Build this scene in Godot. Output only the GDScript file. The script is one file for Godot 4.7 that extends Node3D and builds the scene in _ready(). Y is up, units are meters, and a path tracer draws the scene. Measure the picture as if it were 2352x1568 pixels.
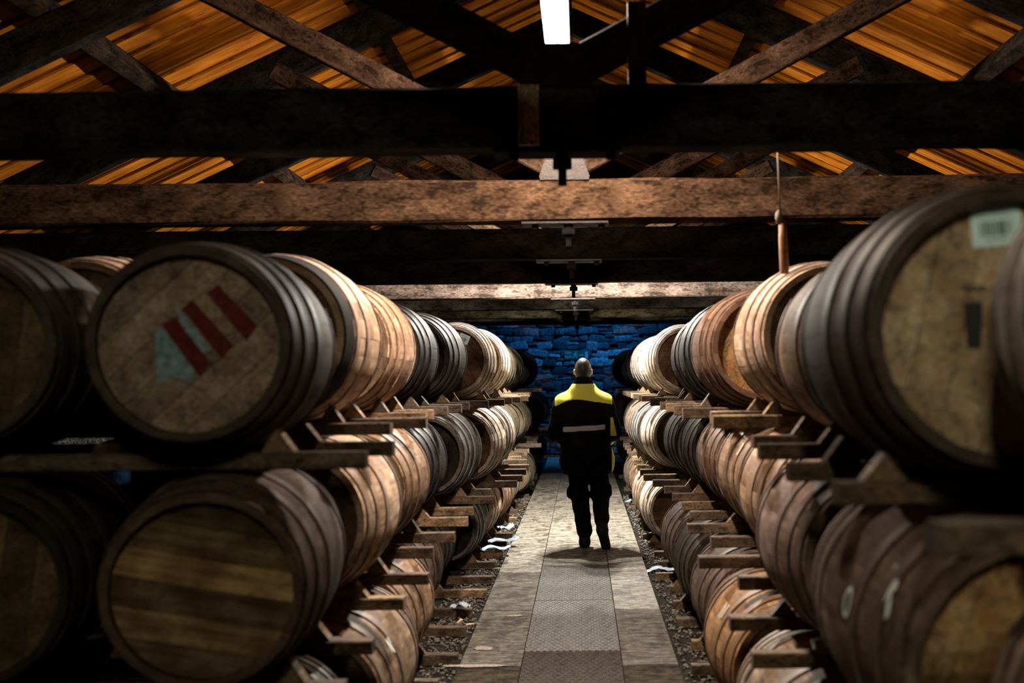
extends Node3D
# A dunnage warehouse: three tiers of casks each side of a concrete walkway, roof trusses, one worker walking away.
# X is across the aisle, Y up, the aisle runs along -Z; D below is the distance down the aisle (D = -z).

const EYE := 1.66
const F := 2300.0            # focal length in pixels of the 2352 x 1568 frame
const RIDGE_X := -0.09
const SLOPE := 0.46
const TRUSS_AT := [2.17, 4.08, 5.99, 7.9, 9.81, 11.72, 13.63, 15.54, 17.45]

var rng := RandomNumberGenerator.new()
var taken := {}
var mats := {}
var meshes := {}
var tex := {}
const ORD := ["first", "second", "third", "fourth", "fifth", "sixth", "seventh", "eighth", "ninth", "tenth", "eleventh", "twelfth", "thirteenth", "fourteenth", "fifteenth", "sixteenth"]
const TIER := ["bottom", "middle", "top"]


func _ready():
	rng.seed = 20240611
	# ---- camera
	var cam := Camera3D.new()
	cam.name = "camera"
	cam.projection = Camera3D.PROJECTION_FRUSTUM
	var near := 0.05
	var phys := CameraAttributesPhysical.new()
	phys.frustum_focal_length = 35.2
	phys.frustum_focus_distance = 9.8
	phys.frustum_near = near
	phys.frustum_far = 100.0
	phys.exposure_aperture = 1.8
	cam.attributes = phys
	cam.near = near
	cam.far = 100.0
	cam.size = near * 1568.0 / F
	cam.frustum_offset = Vector2(-160.0, 86.0) * near / F
	cam.position = Vector3(0, EYE, 0)
	cam.rotation = Vector3(0, 0, -0.011)
	add_child(cam)
	cam.current = true
	# ---- air and exposure
	var env := Environment.new()
	env.background_mode = Environment.BG_COLOR
	env.background_color = Color(0.0, 0.0, 0.0)
	env.tonemap_mode = Environment.TONE_MAPPER_LINEAR
	env.tonemap_exposure = 1.0
	env.sdfgi_enabled = true
	env.ssao_enabled = true
	env.ssil_enabled = true
	var we := WorldEnvironment.new()
	we.name = "world_environment"
	we.environment = env
	add_child(we)
	# ---- textures and materials
	make_textures()
	# ---- lamps over the aisle
	strip_lamp("fluorescent_lamp", "twin tube fluorescent lamp glowing in the notch of the second dark truss", 4.95, Color(1.0, 0.9, 0.81), 4.8, 30.0)
	strip_lamp("fluorescent_lamp", "twin tube fluorescent lamp hung over the walking man, hidden behind the brown tie beam", 10.45, Color(1.0, 0.97, 0.92), 18.0, 30.0, true)
	strip_lamp("fluorescent_lamp", "dim twin tube fluorescent lamp above the spot where the aisle view starts", -0.7, Color(1.0, 0.95, 0.8), 0.85, 4.0)
	# ---- structure
	make_floor()
	make_walls()
	make_roof()
	make_trusses()
	# ---- objects
	make_racks()
	make_person()
	make_small_things()


# ------------------------------------------------------------------ naming and tagging
func numbered(called: String) -> String:
	if not taken.has(called):
		taken[called] = 0
		return called
	taken[called] += 1
	return "%s_%03d" % [called, taken[called]]


func tag(o: Node, label: String, category: String, group := "", kind := "") -> Node:
	if label:
		o.set_meta("label", label)
	if category:
		o.set_meta("category", category)
	if group:
		o.set_meta("group", group)
	if kind:
		o.set_meta("kind", kind)
	return o


func thing(called: String, label: String, category: String, at := Vector3.ZERO, group := "") -> Node3D:
	var o := Node3D.new()
	o.name = numbered(called)
	add_child(o)
	o.position = at
	tag(o, label, category, group)
	return o


func put(called: String, mesh: Mesh, m: Material, parent: Node = self, xf := Transform3D()) -> MeshInstance3D:
	var o := MeshInstance3D.new()
	o.name = numbered(called) if parent == self else called
	o.mesh = mesh
	o.material_override = m
	o.transform = xf
	parent.add_child(o, true)
	return o


# ------------------------------------------------------------------ textures
func noise_img(seed_: int, w: int, h: int, freq: float, oct := 4) -> PackedByteArray:
	var n := FastNoiseLite.new()
	n.seed = seed_
	n.noise_type = FastNoiseLite.TYPE_SIMPLEX_SMOOTH
	n.frequency = freq
	n.fractal_octaves = oct
	var im: Image = n.get_seamless_image(w, h)
	im.convert(Image.FORMAT_L8)
	return im.get_data()


func stretched(seed_: int, w: int, h: int, sx: int, freq: float) -> PackedByteArray:
	var n := FastNoiseLite.new()
	n.seed = seed_
	n.noise_type = FastNoiseLite.TYPE_SIMPLEX_SMOOTH
	n.frequency = freq
	n.fractal_octaves = 4
	var im: Image = n.get_seamless_image(int(w / float(sx)), h)
	im.resize(w, h, Image.INTERPOLATE_CUBIC)
	im.convert(Image.FORMAT_L8)
	return im.get_data()


# layers: [bytes, gain]; value = base + sum((b - 0.5) * gain); tinted between two colours by another layer
func blend_tex(w: int, h: int, layers: Array, dark: Color, light: Color, tint: PackedByteArray, tint_to: Color, tint_gain: float) -> ImageTexture:
	var out := PackedByteArray()
	out.resize(w * h * 3)
	for i in w * h:
		var v := 0.5
		for l in layers:
			v += (l[0][i] / 255.0 - 0.5) * l[1]
		v = clampf(v, 0.0, 1.0)
		var t := clampf((tint[i] / 255.0 - 0.5) * tint_gain, 0.0, 1.0)
		var r := lerpf(lerpf(dark.r, light.r, v), tint_to.r, t)
		var g := lerpf(lerpf(dark.g, light.g, v), tint_to.g, t)
		var b := lerpf(lerpf(dark.b, light.b, v), tint_to.b, t)
		out[i * 3] = int(r * 255.0)
		out[i * 3 + 1] = int(g * 255.0)
		out[i * 3 + 2] = int(b * 255.0)
	return ImageTexture.create_from_image(Image.create_from_data(w, h, false, Image.FORMAT_RGB8, out))


func grey_tex(w: int, h: int, bytes: PackedByteArray) -> ImageTexture:
	return ImageTexture.create_from_image(Image.create_from_data(w, h, false, Image.FORMAT_L8, bytes))


func make_textures():
	var w := 512
	var g1 := stretched(11, w, w, 8, 0.03)
	var g2 := stretched(12, w, w, 16, 0.09)
	var b1 := noise_img(13, w, w, 0.008)
	var b2 := noise_img(14, w, w, 0.03)
	var b3 := noise_img(15, w, w, 0.09)
	tex.stave = blend_tex(w, w, [[g1, 0.6], [g2, 0.45], [b1, 0.8], [b2, 0.4]], Color(0.5, 0.44, 0.39), Color(1, 0.98, 0.95), b2, Color(0.32, 0.22, 0.16), 1.1)
	tex.beam = blend_tex(w, w, [[g1, 0.22], [b1, 0.9], [b2, 1.1], [b3, 0.7]], Color(0.34, 0.31, 0.29), Color(1, 0.94, 0.88), b2, Color(0.22, 0.17, 0.14), 1.3)
	tex.rust = blend_tex(w, w, [[b1, 0.7], [b2, 0.7], [b3, 0.6]], Color(0.45, 0.4, 0.38), Color(1, 1, 1), b2, Color(0.5, 0.32, 0.22), 1.2)
	tex.stone = blend_tex(w, w, [[b1, 0.8], [b2, 0.9], [b3, 0.9]], Color(0.25, 0.25, 0.25), Color(1, 1, 1), b1, Color(0.2, 0.2, 0.2), 0.8)
	tex.grit = grey_tex(w, w, b3)
	tex.grain = grey_tex(w, w, g2)
	# pine boards: grain and dark knots
	var pine := PackedByteArray(g1)
	for i in w * w:
		pine[i] = clampi(int(128.0 + (g1[i] - 128.0) * 0.7 + (g2[i] - 128.0) * 0.5), 0, 255)
	var knots := PackedByteArray()
	knots.resize(w * w)
	knots.fill(0)
	var r2 := RandomNumberGenerator.new()
	r2.seed = 5
	for k in 26:
		var cx := r2.randi_range(12, w - 12)
		var cy := r2.randi_range(12, w - 12)
		var rx := r2.randf_range(2.5, 5.5)
		for y in range(-8, 9):
			for x in range(-10, 11):
				var d := sqrt(pow(x / (rx * 1.3), 2) + pow(y / rx, 2))
				if d < 1.4:
					knots[(cy + y) * w + cx + x] = int(255.0 * clampf(1.4 - d, 0.0, 1.0))
	for i in w * w:
		knots[i] = 128 + int(knots[i] / 2.01)
	tex.pine = blend_tex(w, w, [[pine, 0.22], [b1, 0.7]], Color(0.62, 0.52, 0.4), Color(1, 1, 1), knots, Color(0.2, 0.12, 0.06), 1.7)
	# concrete: pale smears drawn across the aisle, dirt
	var c1 := stretched(21, w, w, 5, 0.05)
	tex.concrete = blend_tex(w, w, [[c1, 0.8], [b1, 0.9], [b2, 0.6], [b3, 0.5]], Color(0.3, 0.27, 0.24), Color(1, 0.99, 0.96), b1, Color(0.3, 0.26, 0.2), 1.0)
	# tread plate relief: staggered raised bars
	var tr := PackedByteArray()
	tr.resize(128 * 128)
	for y in 128:
		for x in 128:
			var cell := int(y / 16.0)
			var xx := fmod(x + (8.0 if cell % 2 else 0.0), 16.0)
			var yy := y % 16
			tr[y * 128 + x] = 255 if xx > 4.0 and xx < 10.0 and yy > 2 and yy < 14 else 40
	tex.tread = grey_tex(128, 128, tr)
	# printed label: a barcode and rows of small print
	var im := Image.create_empty(128, 112, false, Image.FORMAT_RGB8)
	im.fill(Color(1, 1, 1))
	var x0 := 22
	while x0 < 104:
		var bw := r2.randi_range(1, 4)
		im.fill_rect(Rect2i(x0, 44, bw, 40), Color(0.16, 0.17, 0.2))
		x0 += bw + r2.randi_range(1, 4)
	for k in 3:
		im.fill_rect(Rect2i(20, 12 + k * 9, 60 + 12 * k, 3), Color(0.55, 0.56, 0.6))
	im.fill_rect(Rect2i(34, 92, 56, 4), Color(0.5, 0.5, 0.55))
	tex.label = ImageTexture.create_from_image(im)


func mat(key: String, c: Color, rough := 0.8, t: String = "", scale := Vector3.ONE, bump := 0.0, spec := 0.3, triplanar := false) -> StandardMaterial3D:
	if mats.has(key):
		return mats[key]
	var m := StandardMaterial3D.new()
	m.resource_name = key
	m.albedo_color = c.linear_to_srgb()
	m.roughness = rough
	m.metallic_specular = spec
	m.uv1_scale = scale
	if t:
		m.albedo_texture = tex[t]
	if triplanar:
		m.uv1_triplanar = true
		m.uv1_world_triplanar = true
	if bump > 0.0:
		m.heightmap_enabled = true
		m.heightmap_texture = tex.grit if t in ["stone", "concrete", "rust"] else tex.grain
		m.heightmap_scale = bump
	mats[key] = m
	return m


# ------------------------------------------------------------------ mesh helpers
func quad(st: SurfaceTool, a: Vector3, b: Vector3, c: Vector3, d: Vector3, ua := Vector2.ZERO, ub := Vector2.ZERO, uc := Vector2.ZERO, ud := Vector2.ZERO):
	# a b c d counter-clockwise seen from outside
	for q in [[a, ua], [c, uc], [b, ub], [a, ua], [d, ud], [c, uc]]:
		st.set_uv(q[1])
		st.add_vertex(q[0])


func tri(st: SurfaceTool, a: Vector3, b: Vector3, c: Vector3, ua := Vector2.ZERO, ub := Vector2.ZERO, uc := Vector2.ZERO):
	for q in [[a, ua], [c, uc], [b, ub]]:
		st.set_uv(q[1])
		st.add_vertex(q[0])


func begin() -> SurfaceTool:
	var st := SurfaceTool.new()
	st.begin(Mesh.PRIMITIVE_TRIANGLES)
	st.set_smooth_group(-1)
	return st


func finish(st: SurfaceTool) -> ArrayMesh:
	st.generate_normals()
	return st.commit()


# a bar along X, centred: rectangle h (Y) by w (Z) with chamfered edges; wob makes it uneven like old timber
func bar(length: float, h: float, w: float, ch := 0.006, variant := 0, wob := 0.0, segs := 1) -> ArrayMesh:
	var key := "bar %.3f %.3f %.3f %.3f %d %.3f %d" % [length, h, w, ch, variant, wob, segs]
	if meshes.has(key):
		return meshes[key]
	var r := RandomNumberGenerator.new()
	r.seed = hash(key)
	var st := begin()
	var a := h / 2.0
	var b := w / 2.0
	var ring := [Vector2(a - ch, b), Vector2(a, b - ch), Vector2(a, -b + ch), Vector2(a - ch, -b), Vector2(-a + ch, -b), Vector2(-a, -b + ch), Vector2(-a, b - ch), Vector2(-a + ch, b)]
	var per := [0.0]
	for k in 8:
		per.append(per[k] + ring[k].distance_to(ring[(k + 1) % 8]))
	var off := Vector2(r.randf() * 3.0, r.randf() * 3.0)
	var rows := []
	for s in segs + 1:
		var x := length * (s / float(segs) - 0.5)
		var row := []
		for k in 8:
			var p: Vector2 = ring[k]
			row.append(Vector3(x + (r.randf_range(-wob, wob) if s == 0 or s == segs else 0.0), p.x + r.randf_range(-wob, wob), p.y + r.randf_range(-wob, wob)))
		rows.append(row)
	for s in segs:
		for k in 8:
			var k2 := (k + 1) % 8
			var u0 := off + Vector2(rows[s][k].x, per[k])
			var u1 := off + Vector2(rows[s + 1][k].x, per[k])
			var u2 := off + Vector2(rows[s + 1][k].x, per[k + 1])
			var u3 := off + Vector2(rows[s][k].x, per[k + 1])
			quad(st, rows[s][k], rows[s + 1][k], rows[s + 1][k2], rows[s][k2], u0, u1, u2, u3)
	for e in 2:
		var row: Array = rows[0] if e == 0 else rows[segs]
		for k in range(1, 7):
			var p0: Vector3 = row[0]
			var p1: Vector3 = row[k]
			var p2: Vector3 = row[k + 1]
			var uv := func(p: Vector3) -> Vector2: return off + Vector2(p.y * 0.3, p.z)
			if e == 0:
				tri(st, p0, p1, p2, uv.call(p0), uv.call(p1), uv.call(p2))
			else:
				tri(st, p0, p2, p1, uv.call(p0), uv.call(p2), uv.call(p1))
	meshes[key] = finish(st)
	return meshes[key]


# a flat polygon in XY given counter-clockwise from +Z, extruded to thickness t towards -Z (front face at z = 0)
func plate(poly: PackedVector2Array, t: float) -> ArrayMesh:
	if Geometry2D.is_polygon_clockwise(poly):
		poly.reverse()
	var st := begin()
	var idx := Geometry2D.triangulate_polygon(poly)
	for i in range(0, idx.size(), 3):
		var a := poly[idx[i]]
		var b := poly[idx[i + 1]]
		var c := poly[idx[i + 2]]
		if (b - a).cross(c - a) < 0.0:
			var q := b
			b = c
			c = q
		tri(st, Vector3(a.x, a.y, 0), Vector3(b.x, b.y, 0), Vector3(c.x, c.y, 0), a, b, c)
		tri(st, Vector3(a.x, a.y, -t), Vector3(c.x, c.y, -t), Vector3(b.x, b.y, -t), a, c, b)
	for i in poly.size():
		var a := poly[i]
		var b := poly[(i + 1) % poly.size()]
		quad(st, Vector3(a.x, a.y, -t), Vector3(b.x, b.y, -t), Vector3(b.x, b.y, 0), Vector3(a.x, a.y, 0), a, b, b, a)
	return finish(st)


# lathe round Y: profile of (radius, y) from bottom to top
func lathe(profile: Array, n := 24, smooth := true) -> ArrayMesh:
	var st := SurfaceTool.new()
	st.begin(Mesh.PRIMITIVE_TRIANGLES)
	st.set_smooth_group(0 if smooth else -1)
	for i in profile.size() - 1:
		var p: Vector2 = profile[i]
		var q: Vector2 = profile[i + 1]
		for k in n:
			var a0 := TAU * k / n
			var a1 := TAU * (k + 1) / n
			var v := func(c: Vector2, a: float) -> Vector3: return Vector3(c.x * sin(a), c.y, c.x * cos(a))
			quad(st, v.call(p, a0), v.call(p, a1), v.call(q, a1), v.call(q, a0), Vector2(a0, p.y), Vector2(a1, p.y), Vector2(a1, q.y), Vector2(a0, q.y))
	st.generate_normals()
	return st.commit()


func at_d(x: float, y: float, d: float) -> Vector3:
	return Vector3(x, y, -d)


# ------------------------------------------------------------------ lamps
func strip_lamp(called: String, label: String, d: float, c: Color, power: float, glow: float, trough := false):
	var y := EYE + 1.78
	var t := thing(called, label, "lamp", at_d(RIDGE_X - 0.02, y, d), "strip lamps over the aisle")
	var white := mat("lamp housing", Color(0.6, 0.6, 0.58), 0.5)
	var steel := mat("lamp rod", Color(0.2, 0.2, 0.2), 0.5)
	var turn := Basis(Vector3.UP, PI / 2)
	put("housing", bar(1.24, 0.05, 0.13, 0.012), white, t, Transform3D(turn, Vector3(0, 0.062, 0)))
	var glowing := StandardMaterial3D.new()
	glowing.resource_name = "tube glow"
	glowing.albedo_color = Color(1, 1, 1)
	glowing.emission_enabled = true
	glowing.emission = c.lerp(Color.WHITE, 0.6)
	glowing.emission_energy_multiplier = glow
	for s in [-1, 1]:
		put("tube", lathe([Vector2(0.001, -0.59), Vector2(0.02, -0.59), Vector2(0.021, -0.57), Vector2(0.021, 0.57), Vector2(0.02, 0.59), Vector2(0.001, 0.59)], 14), glowing, t, Transform3D(Basis(Vector3.RIGHT, PI / 2), Vector3(s * 0.042, 0, 0)))
		put("hanging_rod", lathe([Vector2(0.001, 0), Vector2(0.006, 0), Vector2(0.006, 1.72), Vector2(0.001, 1.72)], 8), steel, t, Transform3D(Basis(), Vector3(0, 0.085, s * 0.45)))
		for e in [-1, 1]:
			put("tube_holder", bar(0.03, 0.07, 0.05, 0.006), white, t, Transform3D(turn, Vector3(s * 0.042, 0.015, e * 0.605)))
	if trough:  # unseen trough added to keep this lamp's light off the roof
		for s in [-1, 1]:
			put("added_trough_side", bar(1.3, 0.006, 0.15, 0.002), white, t, Transform3D(turn * Basis(Vector3.RIGHT, s * -1.05), Vector3(s * 0.115, 0.035, 0)))
			put("added_trough_end", bar(0.28, 0.13, 0.006, 0.002), white, t, Transform3D(Basis(), Vector3(0, 0.035, s * 0.65)))
	for k in 4:
		var l := OmniLight3D.new()
		l.name = "tube_light"
		l.light_color = c
		l.light_energy = power
		l.light_size = 0.03
		l.omni_range = 30.0
		l.omni_attenuation = 2.0
		l.shadow_enabled = true
		t.add_child(l, true)
		l.position = Vector3(0, -0.055, (k - 1.5) * 0.3)


# ------------------------------------------------------------------ floor
func make_floor():
	var floor_ := Node3D.new()
	floor_.name = "floor"
	add_child(floor_)
	tag(floor_, "dark earth floor with a concrete walkway down the middle", "", "", "structure")
	var earth := mat("earth", Color(0.05, 0.042, 0.032), 0.95, "stone", Vector3(1.3, 1.3, 1.3), 1.6, 0.2, true)
	put("earth", bar(12.0, 0.3, 26.0, 0.01), earth, floor_, Transform3D(Basis(), Vector3(-0.1, -0.15, -8.8)))
	var dirty_dim := []  # slabs darken towards the camera: brown dirt plus painted lamp falloff
	var mid_dim := []
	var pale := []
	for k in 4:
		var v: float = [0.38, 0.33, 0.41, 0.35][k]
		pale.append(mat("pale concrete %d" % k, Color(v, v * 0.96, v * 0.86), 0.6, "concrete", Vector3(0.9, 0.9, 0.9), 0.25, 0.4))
		mid_dim.append(mat("worn concrete %d" % k, Color(v, v * 0.94, v * 0.84) * 0.46, 0.7, "concrete", Vector3(0.9, 0.9, 0.9), 0.25, 0.25))
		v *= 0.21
		dirty_dim.append(mat("dirty concrete %d" % k, Color(v, v * 0.84, v * 0.66), 0.85, "concrete", Vector3(0.9, 0.9, 0.9), 0.25, 0.15))
	var treads := []
	for k in 2:
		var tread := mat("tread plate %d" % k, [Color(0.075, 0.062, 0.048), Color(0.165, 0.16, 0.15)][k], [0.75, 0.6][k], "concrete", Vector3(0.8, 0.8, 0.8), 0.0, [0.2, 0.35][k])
		tread.heightmap_enabled = true
		tread.heightmap_texture = tex.tread
		tread.heightmap_scale = 0.9
		tread.uv1_scale = Vector3(3.2, 3.2, 3.2)
		treads.append(tread)
	var d := -1.2
	var k := 0
	while d < 20.9:
		var len_ := 1.38
		for col in [[-0.72, -0.362], [0.215, 0.535]]:
			var w: float = col[1] - col[0] - 0.006
			var set_: Array = dirty_dim if d < 5.6 + rng.randf_range(-0.4, 0.4) else (mid_dim if d < 7.6 + rng.randf_range(-1.2, 1.0) else pale)
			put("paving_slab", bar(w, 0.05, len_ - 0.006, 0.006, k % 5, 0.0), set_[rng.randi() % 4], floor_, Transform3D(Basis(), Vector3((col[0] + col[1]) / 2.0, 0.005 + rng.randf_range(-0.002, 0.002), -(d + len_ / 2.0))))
		var tm: Material = treads[0] if d < 5.6 else (treads[1] if d < 8.0 else pale[(k * 5 + 2) % 4])  # centre strip follows the same painted falloff from near to far
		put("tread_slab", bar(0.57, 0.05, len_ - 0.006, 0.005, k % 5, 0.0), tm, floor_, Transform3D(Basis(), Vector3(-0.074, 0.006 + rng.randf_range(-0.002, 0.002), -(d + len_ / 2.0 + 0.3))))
		d += len_
		k += 1


# ------------------------------------------------------------------ walls
func make_walls():
	var dark := mat("wall stone", Color(0.08, 0.075, 0.07), 0.95, "stone", Vector3(0.7, 0.7, 0.7), 3.0, 0.2, true)
	for s in [-1, 1]:
		var w := put("wall_left" if s < 0 else "wall_right", bar(25.2, 3.3, 0.4, 0.02), dark, self, Transform3D(Basis(Vector3.UP, PI / 2), Vector3(RIDGE_X + s * 5.75, 1.6, -8.7)))
		tag(w, "", "", "", "structure")
	var gable := PackedVector2Array([Vector2(-5.6, 0), Vector2(5.6, 0), Vector2(5.6, 3.0), Vector2(0, 5.65), Vector2(-5.6, 3.0)])
	var f := put("wall_front", plate(gable, 0.4), dark, self, Transform3D(Basis(), Vector3(RIDGE_X, 0, 3.8)))
	tag(f, "", "", "", "structure")
	# back wall: lime-washed rubble, the stones in view built one by one
	var back := Node3D.new()
	back.name = "wall_back"
	add_child(back)
	tag(back, "rubble stone end wall in blue light beyond the walkway", "", "", "structure")
	var mortar := mat("mortar", Color(0.26, 0.26, 0.27), 0.95, "stone", Vector3(1.1, 1.1, 1.1), 2.0, 0.2, true)
	put("masonry", plate(gable, 0.4), mortar, back, Transform3D(Basis(), Vector3(RIDGE_X, 0, -21.06)))
	var sm := []
	for k in 5:
		var v: float = [0.1, 0.22, 0.36, 0.15, 0.6][k]
		sm.append(mat("rubble stone %d" % k, Color(v, v, v * 1.02), 0.9, "stone", Vector3(1.6, 1.6, 1.6), 3.0, 0.25, true))
	var y := 0.1
	while y < 3.0:
		var h := rng.randf_range(0.12, 0.22)
		var x := -2.45 + rng.randf_range(0.0, 0.3)
		while x < 1.55:
			var w := rng.randf_range(0.14, 0.44)
			var band := y > 1.9 and y < 2.2
			# a tall stone now and then, else one or two small ones in the course
			var parts_ := 2 if w < 0.3 and rng.randf() < 0.35 else 1
			for q in parts_:
				var hh := h / parts_ * rng.randf_range(0.86, 1.14)
				var m: Material = sm[4] if band and rng.randf() < 0.6 else sm[rng.randi() % 4]
				var b := Basis(Vector3.BACK, rng.randf_range(-0.14, 0.14)) * Basis(Vector3.UP, rng.randf_range(-0.12, 0.12)) * Basis(Vector3.RIGHT, rng.randf_range(-0.15, 0.15))
				put("stone", pebble(rng.randi() % 9), m, back, Transform3D(b.scaled_local(Vector3(w - 0.01, hh - 0.006, 0.16)), Vector3(x + w / 2.0, y + h * (q + 0.5) / parts_ + rng.randf_range(-0.018, 0.018), -21.05 + rng.randf_range(-0.03, 0.02))))
			x += w
		y += h
	# added rooflight, out of view, to give the end wall its blue light
	var pane := StandardMaterial3D.new()
	pane.resource_name = "added rooflight pane"
	pane.albedo_color = Color(0.2, 0.3, 0.4)
	pane.emission_enabled = true
	pane.emission = Color(0.16, 0.6, 1.0)
	pane.emission_energy_multiplier = 0.5
	var win := Node3D.new()
	win.name = "added_window_1"
	add_child(win)
	tag(win, "added unseen rooflight in the roof slope, tinting the end wall blue", "", "", "structure")
	win.transform = Transform3D(Basis(Vector3.BACK, -atan(SLOPE)), Vector3(RIDGE_X + 0.9, EYE + 3.74 - SLOPE * 0.9, -19.4))
	put("pane", bar(0.86, 0.012, 1.1, 0.002), pane, win)
	var frame := mat("window frame", Color(0.1, 0.08, 0.06), 0.8)
	for s in [-1, 1]:
		put("frame", bar(0.98, 0.06, 0.06, 0.006), frame, win, Transform3D(Basis(), Vector3(0, 0, s * 0.57)))
		put("frame", bar(1.2, 0.06, 0.06, 0.006), frame, win, Transform3D(Basis(Vector3.UP, PI / 2), Vector3(s * 0.46, 0, 0)))
	var l := SpotLight3D.new()  # added blue spot aimed at the end wall
	l.name = "added_blue_spot"
	l.light_color = Color(0.16, 0.6, 1.0)
	l.light_energy = 34.0
	l.light_size = 0.3
	l.spot_range = 30.0
	l.spot_angle = 50.0
	l.spot_angle_attenuation = 0.9
	l.shadow_enabled = true
	add_child(l)
	l.look_at_from_position(Vector3(RIDGE_X + 0.85, EYE + 3.2, -19.35), Vector3(-0.25, 2.6, -21.0), Vector3.UP)


# unit rounded irregular block
func pebble(v: int) -> ArrayMesh:
	var key := "pebble %d" % v
	if meshes.has(key):
		return meshes[key]
	var r := RandomNumberGenerator.new()
	r.seed = 900 + v
	var st := SurfaceTool.new()
	st.begin(Mesh.PRIMITIVE_TRIANGLES)
	st.set_smooth_group(0)
	var n := 4
	var cache := {}
	var point := func(p: Vector3) -> Vector3:
		var k := Vector3i((p * 8.0).round())
		if not cache.has(k):
			var q := p * (0.8 + 0.2 / maxf(0.5, p.length() / 0.5 * 0.62))
			cache[k] = q + Vector3(r.randf_range(-1, 1), r.randf_range(-1, 1), r.randf_range(-1, 1)) * 0.06
		return cache[k]
	for face in 6:
		var nrm: Vector3 = [Vector3.RIGHT, Vector3.LEFT, Vector3.UP, Vector3.DOWN, Vector3.BACK, Vector3.FORWARD][face]
		var t1 := Vector3(nrm.y, nrm.z, nrm.x)
		var t2 := nrm.cross(t1)
		for i in n:
			for j in n:
				var p := func(a: int, b: int) -> Vector3: return point.call((nrm + t1 * (2.0 * a / n - 1.0) + t2 * (2.0 * b / n - 1.0)) * 0.5)
				quad(st, p.call(i, j), p.call(i + 1, j), p.call(i + 1, j + 1), p.call(i, j + 1))
	st.generate_normals()
	meshes[key] = st.commit()
	return meshes[key]


# ------------------------------------------------------------------ roof
func make_roof():
	var roof := Node3D.new()
	roof.name = "ceiling"
	add_child(roof)
	tag(roof, "pitched roof lined with lapped orange pine boards on dark purlins", "", "", "structure")
	var pine := []
	for k in 4:
		var v: float = [1.0, 0.8, 1.15, 0.9][k]
		pine.append(mat("pine %d" % k, Color(0.31, 0.115, 0.011) * v, 0.8, "pine", Vector3(0.35, 1.9, 1.0), 0.0, 0.08))
	var th := atan(SLOPE)
	var run := 6.35
	var d := -3.2
	var k := 0
	while d < 21.2:
		for s in [-1, 1]:
			var bx := Vector3(cos(th), sin(th) * -s, 0)
			var b := Basis(bx, Vector3(0, 0, 1).cross(bx), Vector3(0, 0, 1))
			b = b * Basis(Vector3.RIGHT, asin(0.026 / 0.26))
			var mid := run / 2.0 * cos(th)
			put("plank", bar(run, 0.02, 0.29, 0.002, (k * 3 + s + 1) % 9), pine[rng.randi() % 4], roof, Transform3D(b, Vector3(RIDGE_X + s * mid, EYE + 3.875 - SLOPE * mid, -d)))
		d += 0.26
		k += 1
	var old := mat("old purlin", Color(0.03, 0.022, 0.017), 0.95, "beam", Vector3(0.7, 1.4, 1), 0.0, 0.08)
	for s in [-1, 1]:
		for off in [1.62, 3.18, 4.7]:
			var b := Basis(Vector3(0, 0, 1), Vector3(sin(th) * s, cos(th), 0), Vector3(-cos(th), sin(th) * s, 0))
			put("purlin", bar(25.0, 0.15, 0.11, 0.008, 1 + int(off * 2.0) % 3, 0.003, 12), old, roof, Transform3D(b, Vector3(RIDGE_X + s * off, EYE + 3.765 - SLOPE * off, -8.7)))
	put("ridge_beam", bar(25.0, 0.2, 0.06, 0.006), old, roof, Transform3D(Basis(Vector3.UP, PI / 2), Vector3(RIDGE_X, EYE + 3.76, -8.7)))


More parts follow.
